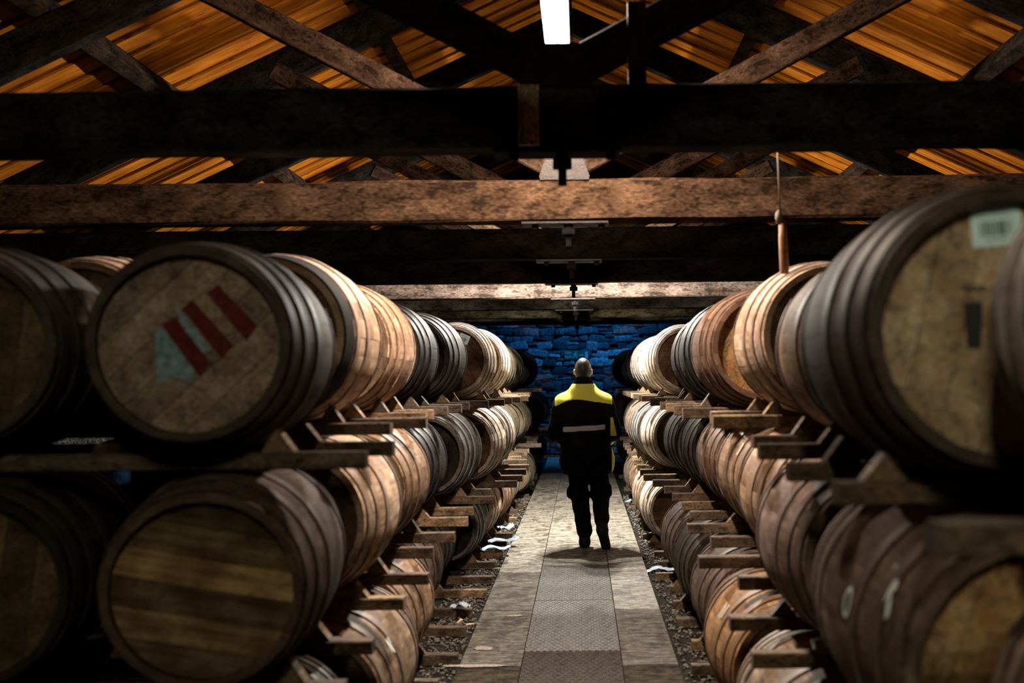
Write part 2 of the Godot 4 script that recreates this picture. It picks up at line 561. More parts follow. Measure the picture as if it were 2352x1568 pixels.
func make_trusses():
	var looks := [  # one tone per truss, from deep black to pale grey
		["blackened", Color(0.013, 0.014, 0.014)],
		["nearly black", Color(0.03, 0.038, 0.039)], ["reddish brown", Color(0.06, 0.041, 0.028)], ["deep black", Color(0.006, 0.0055, 0.0045)], ["dark brown", Color(0.009, 0.008, 0.007)],
		["pale grey", Color(0.1, 0.086, 0.08)], ["dark stained", Color(0.015, 0.014, 0.012)], ["mossy green", Color(0.05, 0.047, 0.03)], ["dark grey", Color(0.035, 0.035, 0.035)]]
	var iron := mat("truss iron", Color(0.014, 0.013, 0.013), 0.8, "rust", Vector3(2, 2, 2), 0.2, 0.1)
	var pink := mat("shoe iron", Color(0.022, 0.018, 0.017), 0.6, "rust", Vector3(2, 2, 2), 0.2)
	var strut_m := mat("strut timber", Color(0.05, 0.034, 0.025), 0.95, "beam", Vector3(0.9, 1.5, 1), 0.0, 0.08)
	var strut_dark := mat("strut dark", Color(0.014, 0.014, 0.013), 0.95, "beam", Vector3(0.9, 1.5, 1), 0.0, 0.08)
	var th := atan(SLOPE)
	var tv := atan(0.525)
	for i in TRUSS_AT.size():
		var d: float = TRUSS_AT[i]
		var c: Color = looks[i][1]
		var m := mat("tie beam %d" % i, c, 0.95, "beam", Vector3(0.5, 1.1, 1), 0.0, 0.08)
		var lab := "%s roof truss, %s tie beam from the front" % [looks[i][0], ORD[i - 1]] if i else "blackened roof truss over the start of the aisle, above the second right cask"
		var t := thing("roof_truss", lab, "truss", at_d(RIDGE_X, EYE + 0.951, d), "roof trusses across the aisle")
		var o := -(EYE + 0.951)
		put("tie_beam", bar(11.4, 0.247, 0.17, 0.012, i, 0.006, 22), m, t, Transform3D(Basis(), Vector3(0, 0.1235, -0.085)))
		for s in [-1, 1]:
			var bx := Vector3(cos(th), sin(th) * -s, 0)
			var b := Basis(bx, Vector3(0, 0, 1).cross(bx), Vector3(0, 0, 1))
			var run := 6.0
			var mid := run / 2.0 * cos(th)
			put("rafter", bar(run, 0.235, 0.11, 0.01, i % 3, 0.004, 10), strut_dark, t, Transform3D(b, Vector3(s * mid, o + EYE + 3.545 - SLOPE * mid, -0.1)))
			var vx := Vector3(cos(tv), sin(tv) * s, 0)
			var vb := Basis(vx, Vector3(0, 0, 1).cross(vx), Vector3(0, 0, 1))
			var l := 2.3 / cos(tv)
			put("strut", bar(l, 0.147, 0.1, 0.008, i % 4, 0.004, 8), strut_dark if i < 2 else strut_m, t, Transform3D(vb, Vector3(s * (0.03 + 1.15), o + EYE + 1.25 + 0.525 * 1.18, -0.085)))
		# cast shoe at the foot of the struts, plate and bolt under the beam
		put("shoe", plate(PackedVector2Array([Vector2(-0.145, 0.24), Vector2(0.145, 0.24), Vector2(0.15, 0.262), Vector2(0.095, 0.415), Vector2(-0.095, 0.415), Vector2(-0.15, 0.262)]), 0.13), pink if i > 1 else iron, t, Transform3D(Basis(), Vector3(0, 0, 0.012)))
		put("iron_plate", bar(0.52, 0.018, 0.15, 0.004), iron if i < 2 else pink, t, Transform3D(Basis(), Vector3(0, -0.011, -0.085)))
		if i:
			put("bolt", lathe([Vector2(0.001, -0.15), Vector2(0.02, -0.15), Vector2(0.02, -0.085), Vector2(0.045, -0.08), Vector2(0.045, -0.045), Vector2(0.03, -0.04), Vector2(0.03, -0.018), Vector2(0.001, -0.018)], 6, false), iron, t, Transform3D(Basis(), Vector3(0.02, 0, -0.06)))
		for s in [-1, 1]:
			put("nut", lathe([Vector2(0.001, -0.045), Vector2(0.022, -0.045), Vector2(0.022, -0.02), Vector2(0.001, -0.02)], 6, false), iron, t, Transform3D(Basis(), Vector3(0.02 + s * 0.2, 0, -0.06)))
		if i == 1:
			var scarf := mat("scarf patch", Color(0.55, 0.46, 0.39), 0.95, "beam", Vector3(0.9, 1.5, 1), 0.0, 0.08)
			put("scarf_piece", bar(0.246, 0.085, 0.03, 0.006, 3, 0.002, 3), scarf, t, Transform3D(Basis(Vector3.BACK, PI / 2), Vector3(-0.115, 0.1235, 0.006)))
			put("hanger_strap", bar(0.36, 0.075, 0.03, 0.004), iron, t, Transform3D(Basis(Vector3.BACK, PI / 2), Vector3(0.33, 0.4, 0.0)))


# ------------------------------------------------------------------ casks
const CL := 0.95
const CR := 0.33
const CE := 0.28
const NST := 28


func cask_r(z: float) -> float:
	return CR - (CR - CE) * pow(absf(z) / (CL / 2.0), 2.0)


func stave(v: int) -> ArrayMesh:
	var key := "stave %d" % v
	if meshes.has(key):
		return meshes[key]
	var st := SurfaceTool.new()
	st.begin(Mesh.PRIMITIVE_TRIANGLES)
	add_stave(st, 0.0, v, 10)
	meshes[key] = st.commit()
	return meshes[key]


func add_stave(st: SurfaceTool, ang: float, v: int, n: int):
	var half := PI / NST
	var turn := Basis(Vector3.BACK, ang)
	var base := 0.163 * v
	var rows := []
	for s in n + 1:
		var z := CL * (s / float(n) - 0.5)
		var r := cask_r(z) * (1.0 + 0.0025 * sin(v * 2.1))
		var ri := r - 0.026
		var slope := 2.0 * (CR - CE) * z / pow(CL / 2.0, 2.0)
		var row := []
		# outer face: five points on the curve, the outer two turned down a little into the joint
		for k in 5:
			var a: float = half * [-0.99, -0.94, 0.0, 0.94, 0.99][k]
			var rr := r - (0.0022 if k == 0 or k == 4 else 0.0)
			var na: float = half * [-3.2, -1.0, 0.0, 1.0, 3.2][k]
			row.append([turn * Vector3(-rr * sin(a), rr * cos(a), z), turn * Vector3(-sin(na), cos(na), slope).normalized(), Vector2(s / float(n), base + 0.02 * k)])
		for k in 2:
			var a: float = half * [0.99, -0.99][k]
			row.append([turn * Vector3(-ri * sin(a), ri * cos(a), z), Vector3.ZERO, Vector2(s / float(n), base + 0.1 + 0.08 * k)])
		rows.append(row)
	var corner := func(c: Array, nrm: Vector3):
		st.set_normal(nrm)
		st.set_uv(c[2])
		st.add_vertex(c[0])
	var face := func(a: Array, b: Array, c: Array, d: Array, smooth: bool):
		var flat: Vector3 = (b[0] - a[0]).cross(d[0] - a[0]).normalized()
		for q in [a, c, b, a, d, c]:
			corner.call(q, q[1] if smooth else flat)
	for s in n:
		for k in 4:
			face.call(rows[s][k], rows[s][k + 1], rows[s + 1][k + 1], rows[s + 1][k], true)
		face.call(rows[s][4], rows[s][5], rows[s + 1][5], rows[s + 1][4], false)
		face.call(rows[s][5], rows[s][6], rows[s + 1][6], rows[s + 1][5], false)
		face.call(rows[s][6], rows[s][0], rows[s + 1][0], rows[s + 1][6], false)
	for e in 2:
		var r: Array = rows[0] if e == 0 else rows[n]
		for k in 4:
			var i0: Array = r[6]
			var i1: Array = r[5]
			var t0 := k / 4.0
			var t1 := (k + 1) / 4.0
			var p0 := [i0[0].lerp(i1[0], t0), Vector3.ZERO, Vector2(0.1, base)]
			var p1 := [i0[0].lerp(i1[0], t1), Vector3.ZERO, Vector2(0.1, base + 0.04)]
			if e == 1:
				face.call(p0, r[k], r[k + 1], p1, false)
			else:
				face.call(p1, r[k + 1], r[k], p0, false)


func stave_body() -> ArrayMesh:
	if not meshes.has("stave body"):
		var st := SurfaceTool.new()
		st.begin(Mesh.PRIMITIVE_TRIANGLES)
		for k in NST:
			add_stave(st, TAU * k / NST, k % 7, 8)
		meshes["stave body"] = st.commit()
	return meshes["stave body"]


func hoop(zc: float, w: float) -> ArrayMesh:
	var key := "hoop %.3f %.3f" % [zc, w]
	if meshes.has(key):
		return meshes[key]
	var st := SurfaceTool.new()
	st.begin(Mesh.PRIMITIVE_TRIANGLES)
	var up := 0.0055
	var z0 := zc - w / 2.0
	var z1 := zc + w / 2.0
	var slope := 2.0 * (CR - CE) * zc / pow(CL / 2.0, 2.0)
	var ring := [[cask_r(z0) - 0.004, z0], [cask_r(z0) + up, z0 + 0.0005], [cask_r(z1) + up, z1 - 0.0005], [cask_r(z1) - 0.004, z1]]
	var nrm := [Vector3(0, 0, -1), Vector3(0, 1, slope).normalized(), Vector3(0, 0, 1)]
	var n := NST * 2
	for k in n:
		var a0 := TAU * k / n
		var a1 := TAU * (k + 1) / n
		for j in 3:
			var p := func(q: int, a: float):
				var bs := Basis(Vector3.BACK, a)
				st.set_normal(bs * nrm[j])
				st.set_uv(Vector2(a * 0.4, ring[q][1]))
				st.add_vertex(bs * Vector3(0, ring[q][0], ring[q][1]))
			for q in [[j, a0], [j + 1, a1], [j, a1], [j, a0], [j + 1, a0], [j + 1, a1]]:
				p.call(q[0], q[1])
	var band: ArrayMesh = st.commit()
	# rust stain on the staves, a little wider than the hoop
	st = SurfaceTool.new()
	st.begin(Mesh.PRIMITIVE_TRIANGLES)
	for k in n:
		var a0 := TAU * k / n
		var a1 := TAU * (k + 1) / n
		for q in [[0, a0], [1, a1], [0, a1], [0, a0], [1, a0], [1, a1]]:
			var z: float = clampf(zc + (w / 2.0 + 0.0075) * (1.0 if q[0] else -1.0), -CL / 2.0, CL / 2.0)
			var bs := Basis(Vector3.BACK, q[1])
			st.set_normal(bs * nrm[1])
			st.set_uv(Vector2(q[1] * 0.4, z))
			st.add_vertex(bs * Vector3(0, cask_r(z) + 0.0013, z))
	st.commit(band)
	meshes[key] = band
	return meshes[key]


func head_board(k: int, n: int, rad: float) -> ArrayMesh:
	var key := "head board %d %d" % [k, n]
	if meshes.has(key):
		return meshes[key]
	var y0 := rad * (2.0 * k / n - 1.0) + 0.0012
	var y1 := rad * (2.0 * (k + 1) / n - 1.0) - 0.0012
	var poly := PackedVector2Array()
	for i in 13:
		var y := lerpf(y0, y1, i / 12.0)
		poly.append(Vector2(sqrt(maxf(0.0, rad * rad - y * y)) + 0.0005, y))
	for i in 13:
		var y := lerpf(y1, y0, i / 12.0)
		poly.append(Vector2(-sqrt(maxf(0.0, rad * rad - y * y)) - 0.0005, y))
	meshes[key] = plate(poly, 0.02)
	return meshes[key]


func head_disc(rad: float) -> ArrayMesh:
	if not meshes.has("head disc"):
		var poly := PackedVector2Array()
		for i in 40:
			poly.append(Vector2(cos(TAU * i / 40), sin(TAU * i / 40)) * rad)
		meshes["head disc"] = plate(poly, 0.02)
	return meshes["head disc"]


# tone -> [wood colour, hoop colour, head colour, words]
const TONES := {
	"cream": [Color(0.6, 0.5, 0.4), Color(0.5, 0.41, 0.33), Color(0.16, 0.11, 0.075), "pale cream"],
	"white": [Color(0.76, 0.72, 0.64), Color(0.72, 0.68, 0.6), Color(0.2, 0.125, 0.07), "lamp whitened"],  # whiter than the cream oak: lamp brightness put into the colour
	"peach": [Color(0.62, 0.48, 0.36), Color(0.56, 0.43, 0.32), Color(0.08, 0.055, 0.04), "peach coloured"],
	"tan": [Color(0.4, 0.3, 0.21), Color(0.33, 0.25, 0.18), Color(0.12, 0.08, 0.05), "tan oak"],
	"orange": [Color(0.4, 0.27, 0.14), Color(0.3, 0.2, 0.12), Color(0.2, 0.12, 0.05), "warm orange oak"],
	"brown": [Color(0.23, 0.155, 0.115), Color(0.21, 0.15, 0.115), Color(0.3, 0.2, 0.1), "reddish brown"],
	"greypink": [Color(0.27, 0.215, 0.19), Color(0.24, 0.19, 0.17), Color(0.1, 0.07, 0.045), "greyish pink"],
	"greytan": [Color(0.34, 0.285, 0.225), Color(0.29, 0.245, 0.2), Color(0.1, 0.075, 0.05), "dusty grey tan"],
	"greybrown": [Color(0.085, 0.073, 0.068), Color(0.08, 0.068, 0.063), Color(0.28, 0.22, 0.16), "dark grey brown"],
	"purple": [Color(0.12, 0.092, 0.078), Color(0.12, 0.095, 0.08), Color(0.08, 0.055, 0.04), "dull purple brown"],
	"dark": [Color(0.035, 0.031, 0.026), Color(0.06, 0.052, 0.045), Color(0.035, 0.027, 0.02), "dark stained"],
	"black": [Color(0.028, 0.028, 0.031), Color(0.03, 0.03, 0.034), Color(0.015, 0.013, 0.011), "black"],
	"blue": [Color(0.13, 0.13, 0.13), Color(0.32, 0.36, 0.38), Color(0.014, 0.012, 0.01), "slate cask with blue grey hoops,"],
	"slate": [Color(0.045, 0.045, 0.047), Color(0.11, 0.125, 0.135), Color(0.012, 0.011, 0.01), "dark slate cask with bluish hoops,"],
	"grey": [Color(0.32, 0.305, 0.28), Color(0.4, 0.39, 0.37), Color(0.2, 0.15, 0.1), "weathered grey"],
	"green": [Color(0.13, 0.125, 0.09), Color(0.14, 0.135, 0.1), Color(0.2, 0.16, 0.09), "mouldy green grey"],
	"shade_black": [Color(0.012, 0.012, 0.011), Color(0.015, 0.015, 0.014), Color(0.01, 0.01, 0.009), "shade blackened"],  # far casks beyond the lamps, their shade put into the colour
}


func tone_mats(tone: String) -> Dictionary:
	var t: Array = TONES[tone]
	var d := {"wood": []}
	for k in 4:
		var v: float = [1.0, 0.8, 1.12, 0.9][k]
		var c: Color = t[0]
		d.wood.append(mat("stave %s %d" % [tone, k], Color(c.r * v, c.g * v * (1.0 if k != 1 else 0.97), c.b * v), 0.72, "stave", Vector3.ONE, 0.0, 0.18))
	d.hoop = mat("hoop %s" % tone, t[1], 0.6, "rust", Vector3(1.2, 6, 1), 0.0, 0.25)
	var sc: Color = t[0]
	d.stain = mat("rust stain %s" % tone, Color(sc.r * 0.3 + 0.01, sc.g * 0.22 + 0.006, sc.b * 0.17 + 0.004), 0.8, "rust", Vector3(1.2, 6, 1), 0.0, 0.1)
	var h: Color = t[2]
	d.head = []
	for k in 3:
		var v: float = [1.0, 0.78, 1.2][k]
		d.head.append(mat("head %s %d" % [tone, k], h * v, 0.7, "rust", Vector3(1.6, 2.0, 1), 0.0, 0.2))
	return d


# spec: x, y (axis), d (front end), R (bilge radius), tone, turn (yaw, rear outward), twist, head_turn, near
func make_cask(label: String, group: String, x: float, yc: float, d: float, big: float, tone: String, fine: bool, yaw := 0.0, head_turn := 0.0, own_head: Array = []) -> Node3D:
	var k := big / CR
	var t := thing("cask", label, "cask", Vector3.ZERO, group)
	var b := Basis(Vector3.UP, yaw).scaled_local(Vector3(k, k, 1.0))
	var mid := at_d(x, yc - big, d) + Basis(Vector3.UP, yaw) * Vector3(0, 0, -CL / 2.0)
	t.transform = Transform3D(b, mid)
	var up := Vector3(0, CR, 0)
	var m := tone_mats(tone)
	var twist := rng.randf() * TAU
	if fine:
		for i in NST:
			var a := twist + TAU * i / NST
			put("stave", stave(rng.randi() % 6), m.wood[rng.randi() % 4], t, Transform3D(Basis(Vector3.BACK, a), up))
	else:
		var body := put("staves", stave_body(), m.wood[0], t, Transform3D(Basis(Vector3.BACK, twist), up))
		body.set_meta("kind", "stuff")
	for h in [[0.422, 0.052], [0.325, 0.042], [0.185, 0.042], [-0.185, 0.042], [-0.325, 0.042], [-0.422, 0.052]]:
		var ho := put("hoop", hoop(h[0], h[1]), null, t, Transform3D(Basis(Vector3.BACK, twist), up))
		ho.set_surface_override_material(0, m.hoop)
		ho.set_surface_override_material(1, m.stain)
	var rad := 0.2555
	if fine:
		var hm: Array = own_head if own_head else m.head
		var n := 6
		for i in n:
			put("head_board", head_board(i, n, rad), hm[(i * 2 + rng.randi() % 2) % hm.size()] if not own_head else hm[i % hm.size()], t, Transform3D(Basis(Vector3.BACK, head_turn), up + Vector3(0, 0, CL / 2.0 - 0.032)))
	else:
		put("head", head_disc(rad), m.head[0], t, Transform3D(Basis(), up + Vector3(0, 0, CL / 2.0 - 0.032)))
	put("rear_head", head_disc(rad), m.head[1], t, Transform3D(Basis(Vector3.UP, PI), up + Vector3(0, 0, -CL / 2.0 + 0.032)))
	return t


var casks := {}


func make_racks():
	# rank: distance of the front ends, then bottom, middle, top: [front and rear offset of the axis from x = 0, bilge radius, tone]
	var left := [
		[2.84, [1.1, 1.16, 0.322, "dark"], [1.085, 1.2, 0.33, "purple"], [1.115, 1.225, 0.328, "greybrown"]],
		[3.97, [1.09, 1.105, 0.33, "greytan"], [1.16, 1.19, 0.343, "cream"], [1.25, 1.3, 0.362, "cream"]],
		[5.12, [1.18, 1.2, 0.33, "tan"], [1.2, 1.225, 0.335, "tan"], [1.29, 1.32, 0.355, "peach"]],
		[6.27, [1.29, 1.306, 0.33, "purple"], [1.26, 1.275, 0.335, "black"], [1.32, 1.345, 0.352, "black"]],
		[7.42, [1.34, 1.356, 0.33, "dark"], [1.165, 1.135, 0.335, "blue"], [1.285, 1.26, 0.35, "slate"]],
		[8.57, [1.2, 1.2, 0.33, "blue"], [1.04, 1.02, 0.335, "white"], [1.1, 1.13, 0.345, "white"]],
		[9.72, [1.17, 1.166, 0.33, "cream"], [1.02, 1.02, 0.335, "grey"], [1.065, 1.085, 0.345, "white"]],
		[10.9, [1.12, 1.12, 0.33, "tan"], [1.1, 1.12, 0.335, "green"], [1.14, 1.15, 0.34, "green"]],
		[12.1, [1.12, 1.12, 0.33, "grey"], [1.12, 1.12, 0.335, "green"], [1.17, 1.17, 0.34, "green"]],
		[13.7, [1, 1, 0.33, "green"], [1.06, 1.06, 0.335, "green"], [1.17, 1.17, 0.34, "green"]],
		[15.0, [1.1, 1.1, 0.33, "shade_black"], [1.15, 1.15, 0.335, "shade_black"], [1.25, 1.25, 0.34, "shade_black"]],
		[16.3, [1.05, 1.05, 0.33, "shade_black"], [0.97, 0.97, 0.345, "shade_black"], [1.2, 1.2, 0.34, "shade_black"]],
		[18.4, [1, 1, 0.33, "shade_black"], [0.95, 0.95, 0.345, "shade_black"], [1.18, 1.18, 0.355, "shade_black"]]]
	var right := [
		[0.87, [0.93, 0.98, 0.32, "greytan"], [0.95, 1.02, 0.325, "greytan"], [0.95, 1.03, 0.33, "grey"]],
		[2.01, [0.9, 0.94, 0.32, "greypink"], [0.925, 0.955, 0.325, "greypink"], [0.866, 0.945, 0.332, "greybrown"]],
		[3.14, [0.885, 0.894, 0.322, "greytan"], [0.97, 0.99, 0.328, "greypink"], [1.05, 1.085, 0.335, "greytan"]],
		[4.25, [0.91, 0.914, 0.33, "orange"], [1.085, 1.1, 0.335, "tan"], [1.07, 1.095, 0.348, "cream"]],
		[5.36, [0.965, 0.967, 0.33, "purple"], [1.135, 1.138, 0.335, "tan"], [0.988, 0.993, 0.335, "brown"]],
		[6.44, [0.958, 0.958, 0.33, "dark"], [1.14, 1.138, 0.335, "brown"], [1.02, 1.03, 0.345, "black"]],
		[7.47, [0.952, 0.952, 0.33, "purple"], [1.11, 1.105, 0.335, "dark"], [1.05, 1.06, 0.34, "purple"]],
		[8.51, [1.15, 1.15, 0.33, "dark"], [1.08, 1.066, 0.335, "dark"], [1.16, 1.16, 0.34, "dark"]],
		[9.55, [0.917, 0.887, 0.33, "white"], [0.963, 0.9, 0.335, "white"], [0.998, 1, 0.35, "white"]],
		[10.7, [0.885, 0.882, 0.33, "cream"], [0.88, 0.872, 0.335, "blue"], [1, 0.995, 0.345, "white"]],
		[11.85, [0.92, 0.92, 0.33, "tan"], [0.87, 0.863, 0.335, "greytan"], [0.96, 0.95, 0.345, "grey"]],
		[13.0, [0.886, 0.886, 0.33, "greytan"], [0.9, 0.9, 0.335, "green"], [0.94, 0.93, 0.34, "shade_black"]],
		[14.5, [0.98, 0.98, 0.33, "green"], [1, 1, 0.335, "shade_black"], [1, 1, 0.34, "shade_black"]],
		[15.9, [0.98, 0.98, 0.33, "shade_black"], [1, 1, 0.335, "shade_black"], [1, 1, 0.34, "shade_black"]],
		[18.4, [0.97, 0.97, 0.33, "green"], [0.9, 0.9, 0.34, "shade_black"], [0.93, 0.93, 0.355, "shade_black"]]]
	var raw := mat("rail timber", Color(0.17, 0.13, 0.09), 0.75, "beam", Vector3(0.9, 1.6, 1), 0.0)
	var raw2 := mat("rail pale", Color(0.36, 0.28, 0.175), 0.75, "beam", Vector3(0.9, 1.6, 1), 0.0)
	var raw3 := mat("rail grey", Color(0.17, 0.145, 0.115), 0.8, "beam", Vector3(0.9, 1.6, 1), 0.0)
	for side in 2:
		var rows: Array = left if side == 0 else right
		var sgn := -1.0 if side == 0 else 1.0
		var sname := "left" if side == 0 else "right"
		for i in rows.size():
			var row: Array = rows[i]
			var d: float = row[0]
			var y := 0.0
			for tier in 3:
				var c: Array = row[1 + tier]
				var xf: float = sgn * c[0]
				var xr: float = sgn * c[1]
				var big: float = c[2]
				var tone: String = c[3]
				var k: float = big / CR
				var rz := cask_r(0.212) * k + (0.005 if side == 0 and i < 2 else 0.003)
				var below := y
				var low: bool = i < 2 if side == 0 else i < 3
				var rail_h := (0.054 if low else 0.062) if tier else (0.056 if low else 0.068)
				y += rail_h + rz
				var yc := y
				y += rz
				var yaw := asin(-(xr - xf) / CL)
				var ht := rng.randf_range(-1.2, 1.2)
				var own := []
				if side == 0 and i == 0:
					if tier == 1:
						ht = -0.2
						own = striped_head("oak head", [Color(0.17, 0.138, 0.092), Color(0.34, 0.26, 0.15), Color(0.145, 0.115, 0.076), Color(0.48, 0.36, 0.19), Color(0.185, 0.145, 0.087), Color(0.1, 0.08, 0.05)])
					if tier == 2:
						ht = 0.75
						own = striped_head("grey head", [Color(0.37, 0.315, 0.25), Color(0.41, 0.35, 0.275), Color(0.31, 0.265, 0.21)])
				if side == 1 and i == 1:
					if tier == 2:
						ht = 1.35
						own = striped_head("tan head", [Color(0.74, 0.63, 0.42), Color(0.6, 0.5, 0.33), Color(0.8, 0.7, 0.49)])
					if tier == 1:
						ht = 1.2
						own = striped_head("orange head", [Color(0.85, 0.6, 0.29), Color(0.74, 0.5, 0.23), Color(0.88, 0.66, 0.36)])
				if side == 1 and i == 4 and tier == 2:
					own = striped_head("amber head", [Color(0.76, 0.48, 0.2), Color(0.7, 0.43, 0.17), Color(0.8, 0.53, 0.24)])
				var words: String = TONES[tone][3]
				var noun := "" if words.ends_with(",") else " cask,"
				var lab := "%s%s %s from the front, %s tier %s of the aisle" % [words, noun, ORD[i], TIER[tier], sname]
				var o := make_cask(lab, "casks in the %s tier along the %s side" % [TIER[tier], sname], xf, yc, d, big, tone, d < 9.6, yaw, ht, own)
				casks["%s%d.%d" % [sname[0], i + 1, tier + 1]] = [o, xf, yc, d, k]
				if side == 0 and i == 1 and tier == 2:
					var bh := put("front_band", hoop(0.428, 0.09), null, o, Transform3D(Basis.from_scale(Vector3(1.006, 1.006, 1.0)), Vector3(0, CR, 0)))  # extra wide black band round the front end
					bh.set_surface_override_material(0, mat("front band black", Color(0.007, 0.007, 0.008), 0.8, "", Vector3.ONE, 0.0, 0.2))
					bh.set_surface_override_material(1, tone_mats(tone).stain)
				# casks one row further in, where the front ones leave a gap to see them
				if side == 0 and i < 2 and (tier > 0 or i == 0):
					var x2: float = xf - (0.69 if i == 0 else 0.75)
					var tone2: String = [["dark", "dark", "greybrown"], ["dark", "dark", "cream"]][i][tier]
					var own2 := striped_head("umber head", [Color(0.16, 0.12, 0.068), Color(0.11, 0.083, 0.048), Color(0.22, 0.17, 0.1)]) if i == 0 else []
					var o2 := make_cask("%s cask behind the %s left %s tier cask, away from the aisle" % [TONES[tone2][3], ORD[i], TIER[tier]], "casks one row in from the left side", x2, yc, d + 0.02, big, tone2, true, 0.2 if i == 0 else yaw, 1.45, own2)
					casks["in%d.%d" % [i + 1, tier + 1]] = [o2, x2, yc, d + 0.02, k]
				# two rails under each cask, reaching out over the aisle edge
				var ext: float = absf(xf + xr) / 2.0 - big
				for e in 2:
					var zz: float = d + CL / 2.0 + (-0.255 if e == 0 else 0.255)
					var reach := ext - rng.randf_range(0.06, 0.19)
					if tier == 0:
						reach = (0.75 if side == 0 else 0.61) + rng.randf_range(-0.02, 0.05)
					reach = maxf(reach, 0.56)
					var far_ := 2.75
					var len_ := far_ - reach
					var m: Material = [raw, raw2, raw3, raw][rng.randi() % 4]
					if d > 12.5:
						m = raw3
					var w := rng.randf_range(0.06, 0.07)
					var rl := put("rail", bar(snappedf(len_, 0.01), rail_h - 0.003, snappedf(w, 0.01), 0.005, rng.randi() % 4, 0.0012, 4), m, self, Transform3D(Basis(Vector3.UP, 0.0 if side == 0 else PI), Vector3(sgn * (reach + len_ / 2.0), below + rail_h / 2.0, -zz)))
					tag(rl, "timber rail under the %s end of the %s %s cask from the front, %s tier" % ["near" if e == 0 else "far", ORD[i], sname, TIER[tier]], "rail", "timber rails under the %s tier at %s" % [TIER[tier], sname])
					# wedge on the rail, driven against the cask
					if d < 13.0 and (rng.randf() < 0.8):
						var gx: float = absf(lerpf(xf, xr, 0.25 if e == 0 else 0.75)) - 0.168
						var wl := 0.1
						var hh := 0.072 * rng.randf_range(0.8, 1.1)
						var wd := put("wedge", wedge(), raw2 if rng.randf() < 0.6 else raw3, self, Transform3D(Basis(Vector3.UP, 0.0 if side == 0 else PI).scaled_local(Vector3(wl, hh, 0.05)), Vector3(sgn * gx, below + rail_h, -zz + (0.025 if side == 0 else -0.025))))
						tag(wd, "small wooden wedge chocking the %s end of the %s %s cask, %s tier" % ["near" if e == 0 else "far", ORD[i], sname, TIER[tier]], "wedge", "wooden wedges on the rails")


# unit wedge: foot from x 0 to 1, high side at x = 0.25 so that its back leans on the cask (towards -X)
func wedge() -> ArrayMesh:
	if not meshes.has("wedge"):
		meshes["wedge"] = plate(PackedVector2Array([Vector2(0, 0), Vector2(1, 0), Vector2(0.95, 0.12), Vector2(0.5, 1.0), Vector2(0.42, 0.98), Vector2(0.04, 0.1)]), 1.0)
	return meshes["wedge"]


func striped_head(key: String, colors: Array) -> Array:
	var out := []
	for i in colors.size():
		out.append(mat("%s %d" % [key, i], colors[i], 0.75, "stave" if key == "oak head" else "rust", Vector3(1.3, 1.3, 1), 0.0, 0.2))
	return out


# ------------------------------------------------------------------ person
func seg_d(p: Vector3, c: Array) -> float:
	var a: Vector3 = c[0]
	var ba: Vector3 = c[1] - a
	var t := clampf((p - a).dot(ba) / maxf(ba.length_squared(), 1e-9), 0.0, 1.0)
	return (p - a - ba * t).length() - lerpf(c[2], c[3], t)


func body_d(p: Vector3, caps: Array, k: float) -> float:
	var d := 1e9
	for c in caps:
		var e := seg_d(p, c)
		if e > d + k:
			continue
		var h := maxf(k - absf(d - e), 0.0) / k
		d = minf(d, e) - h * h * k * 0.25
	return d


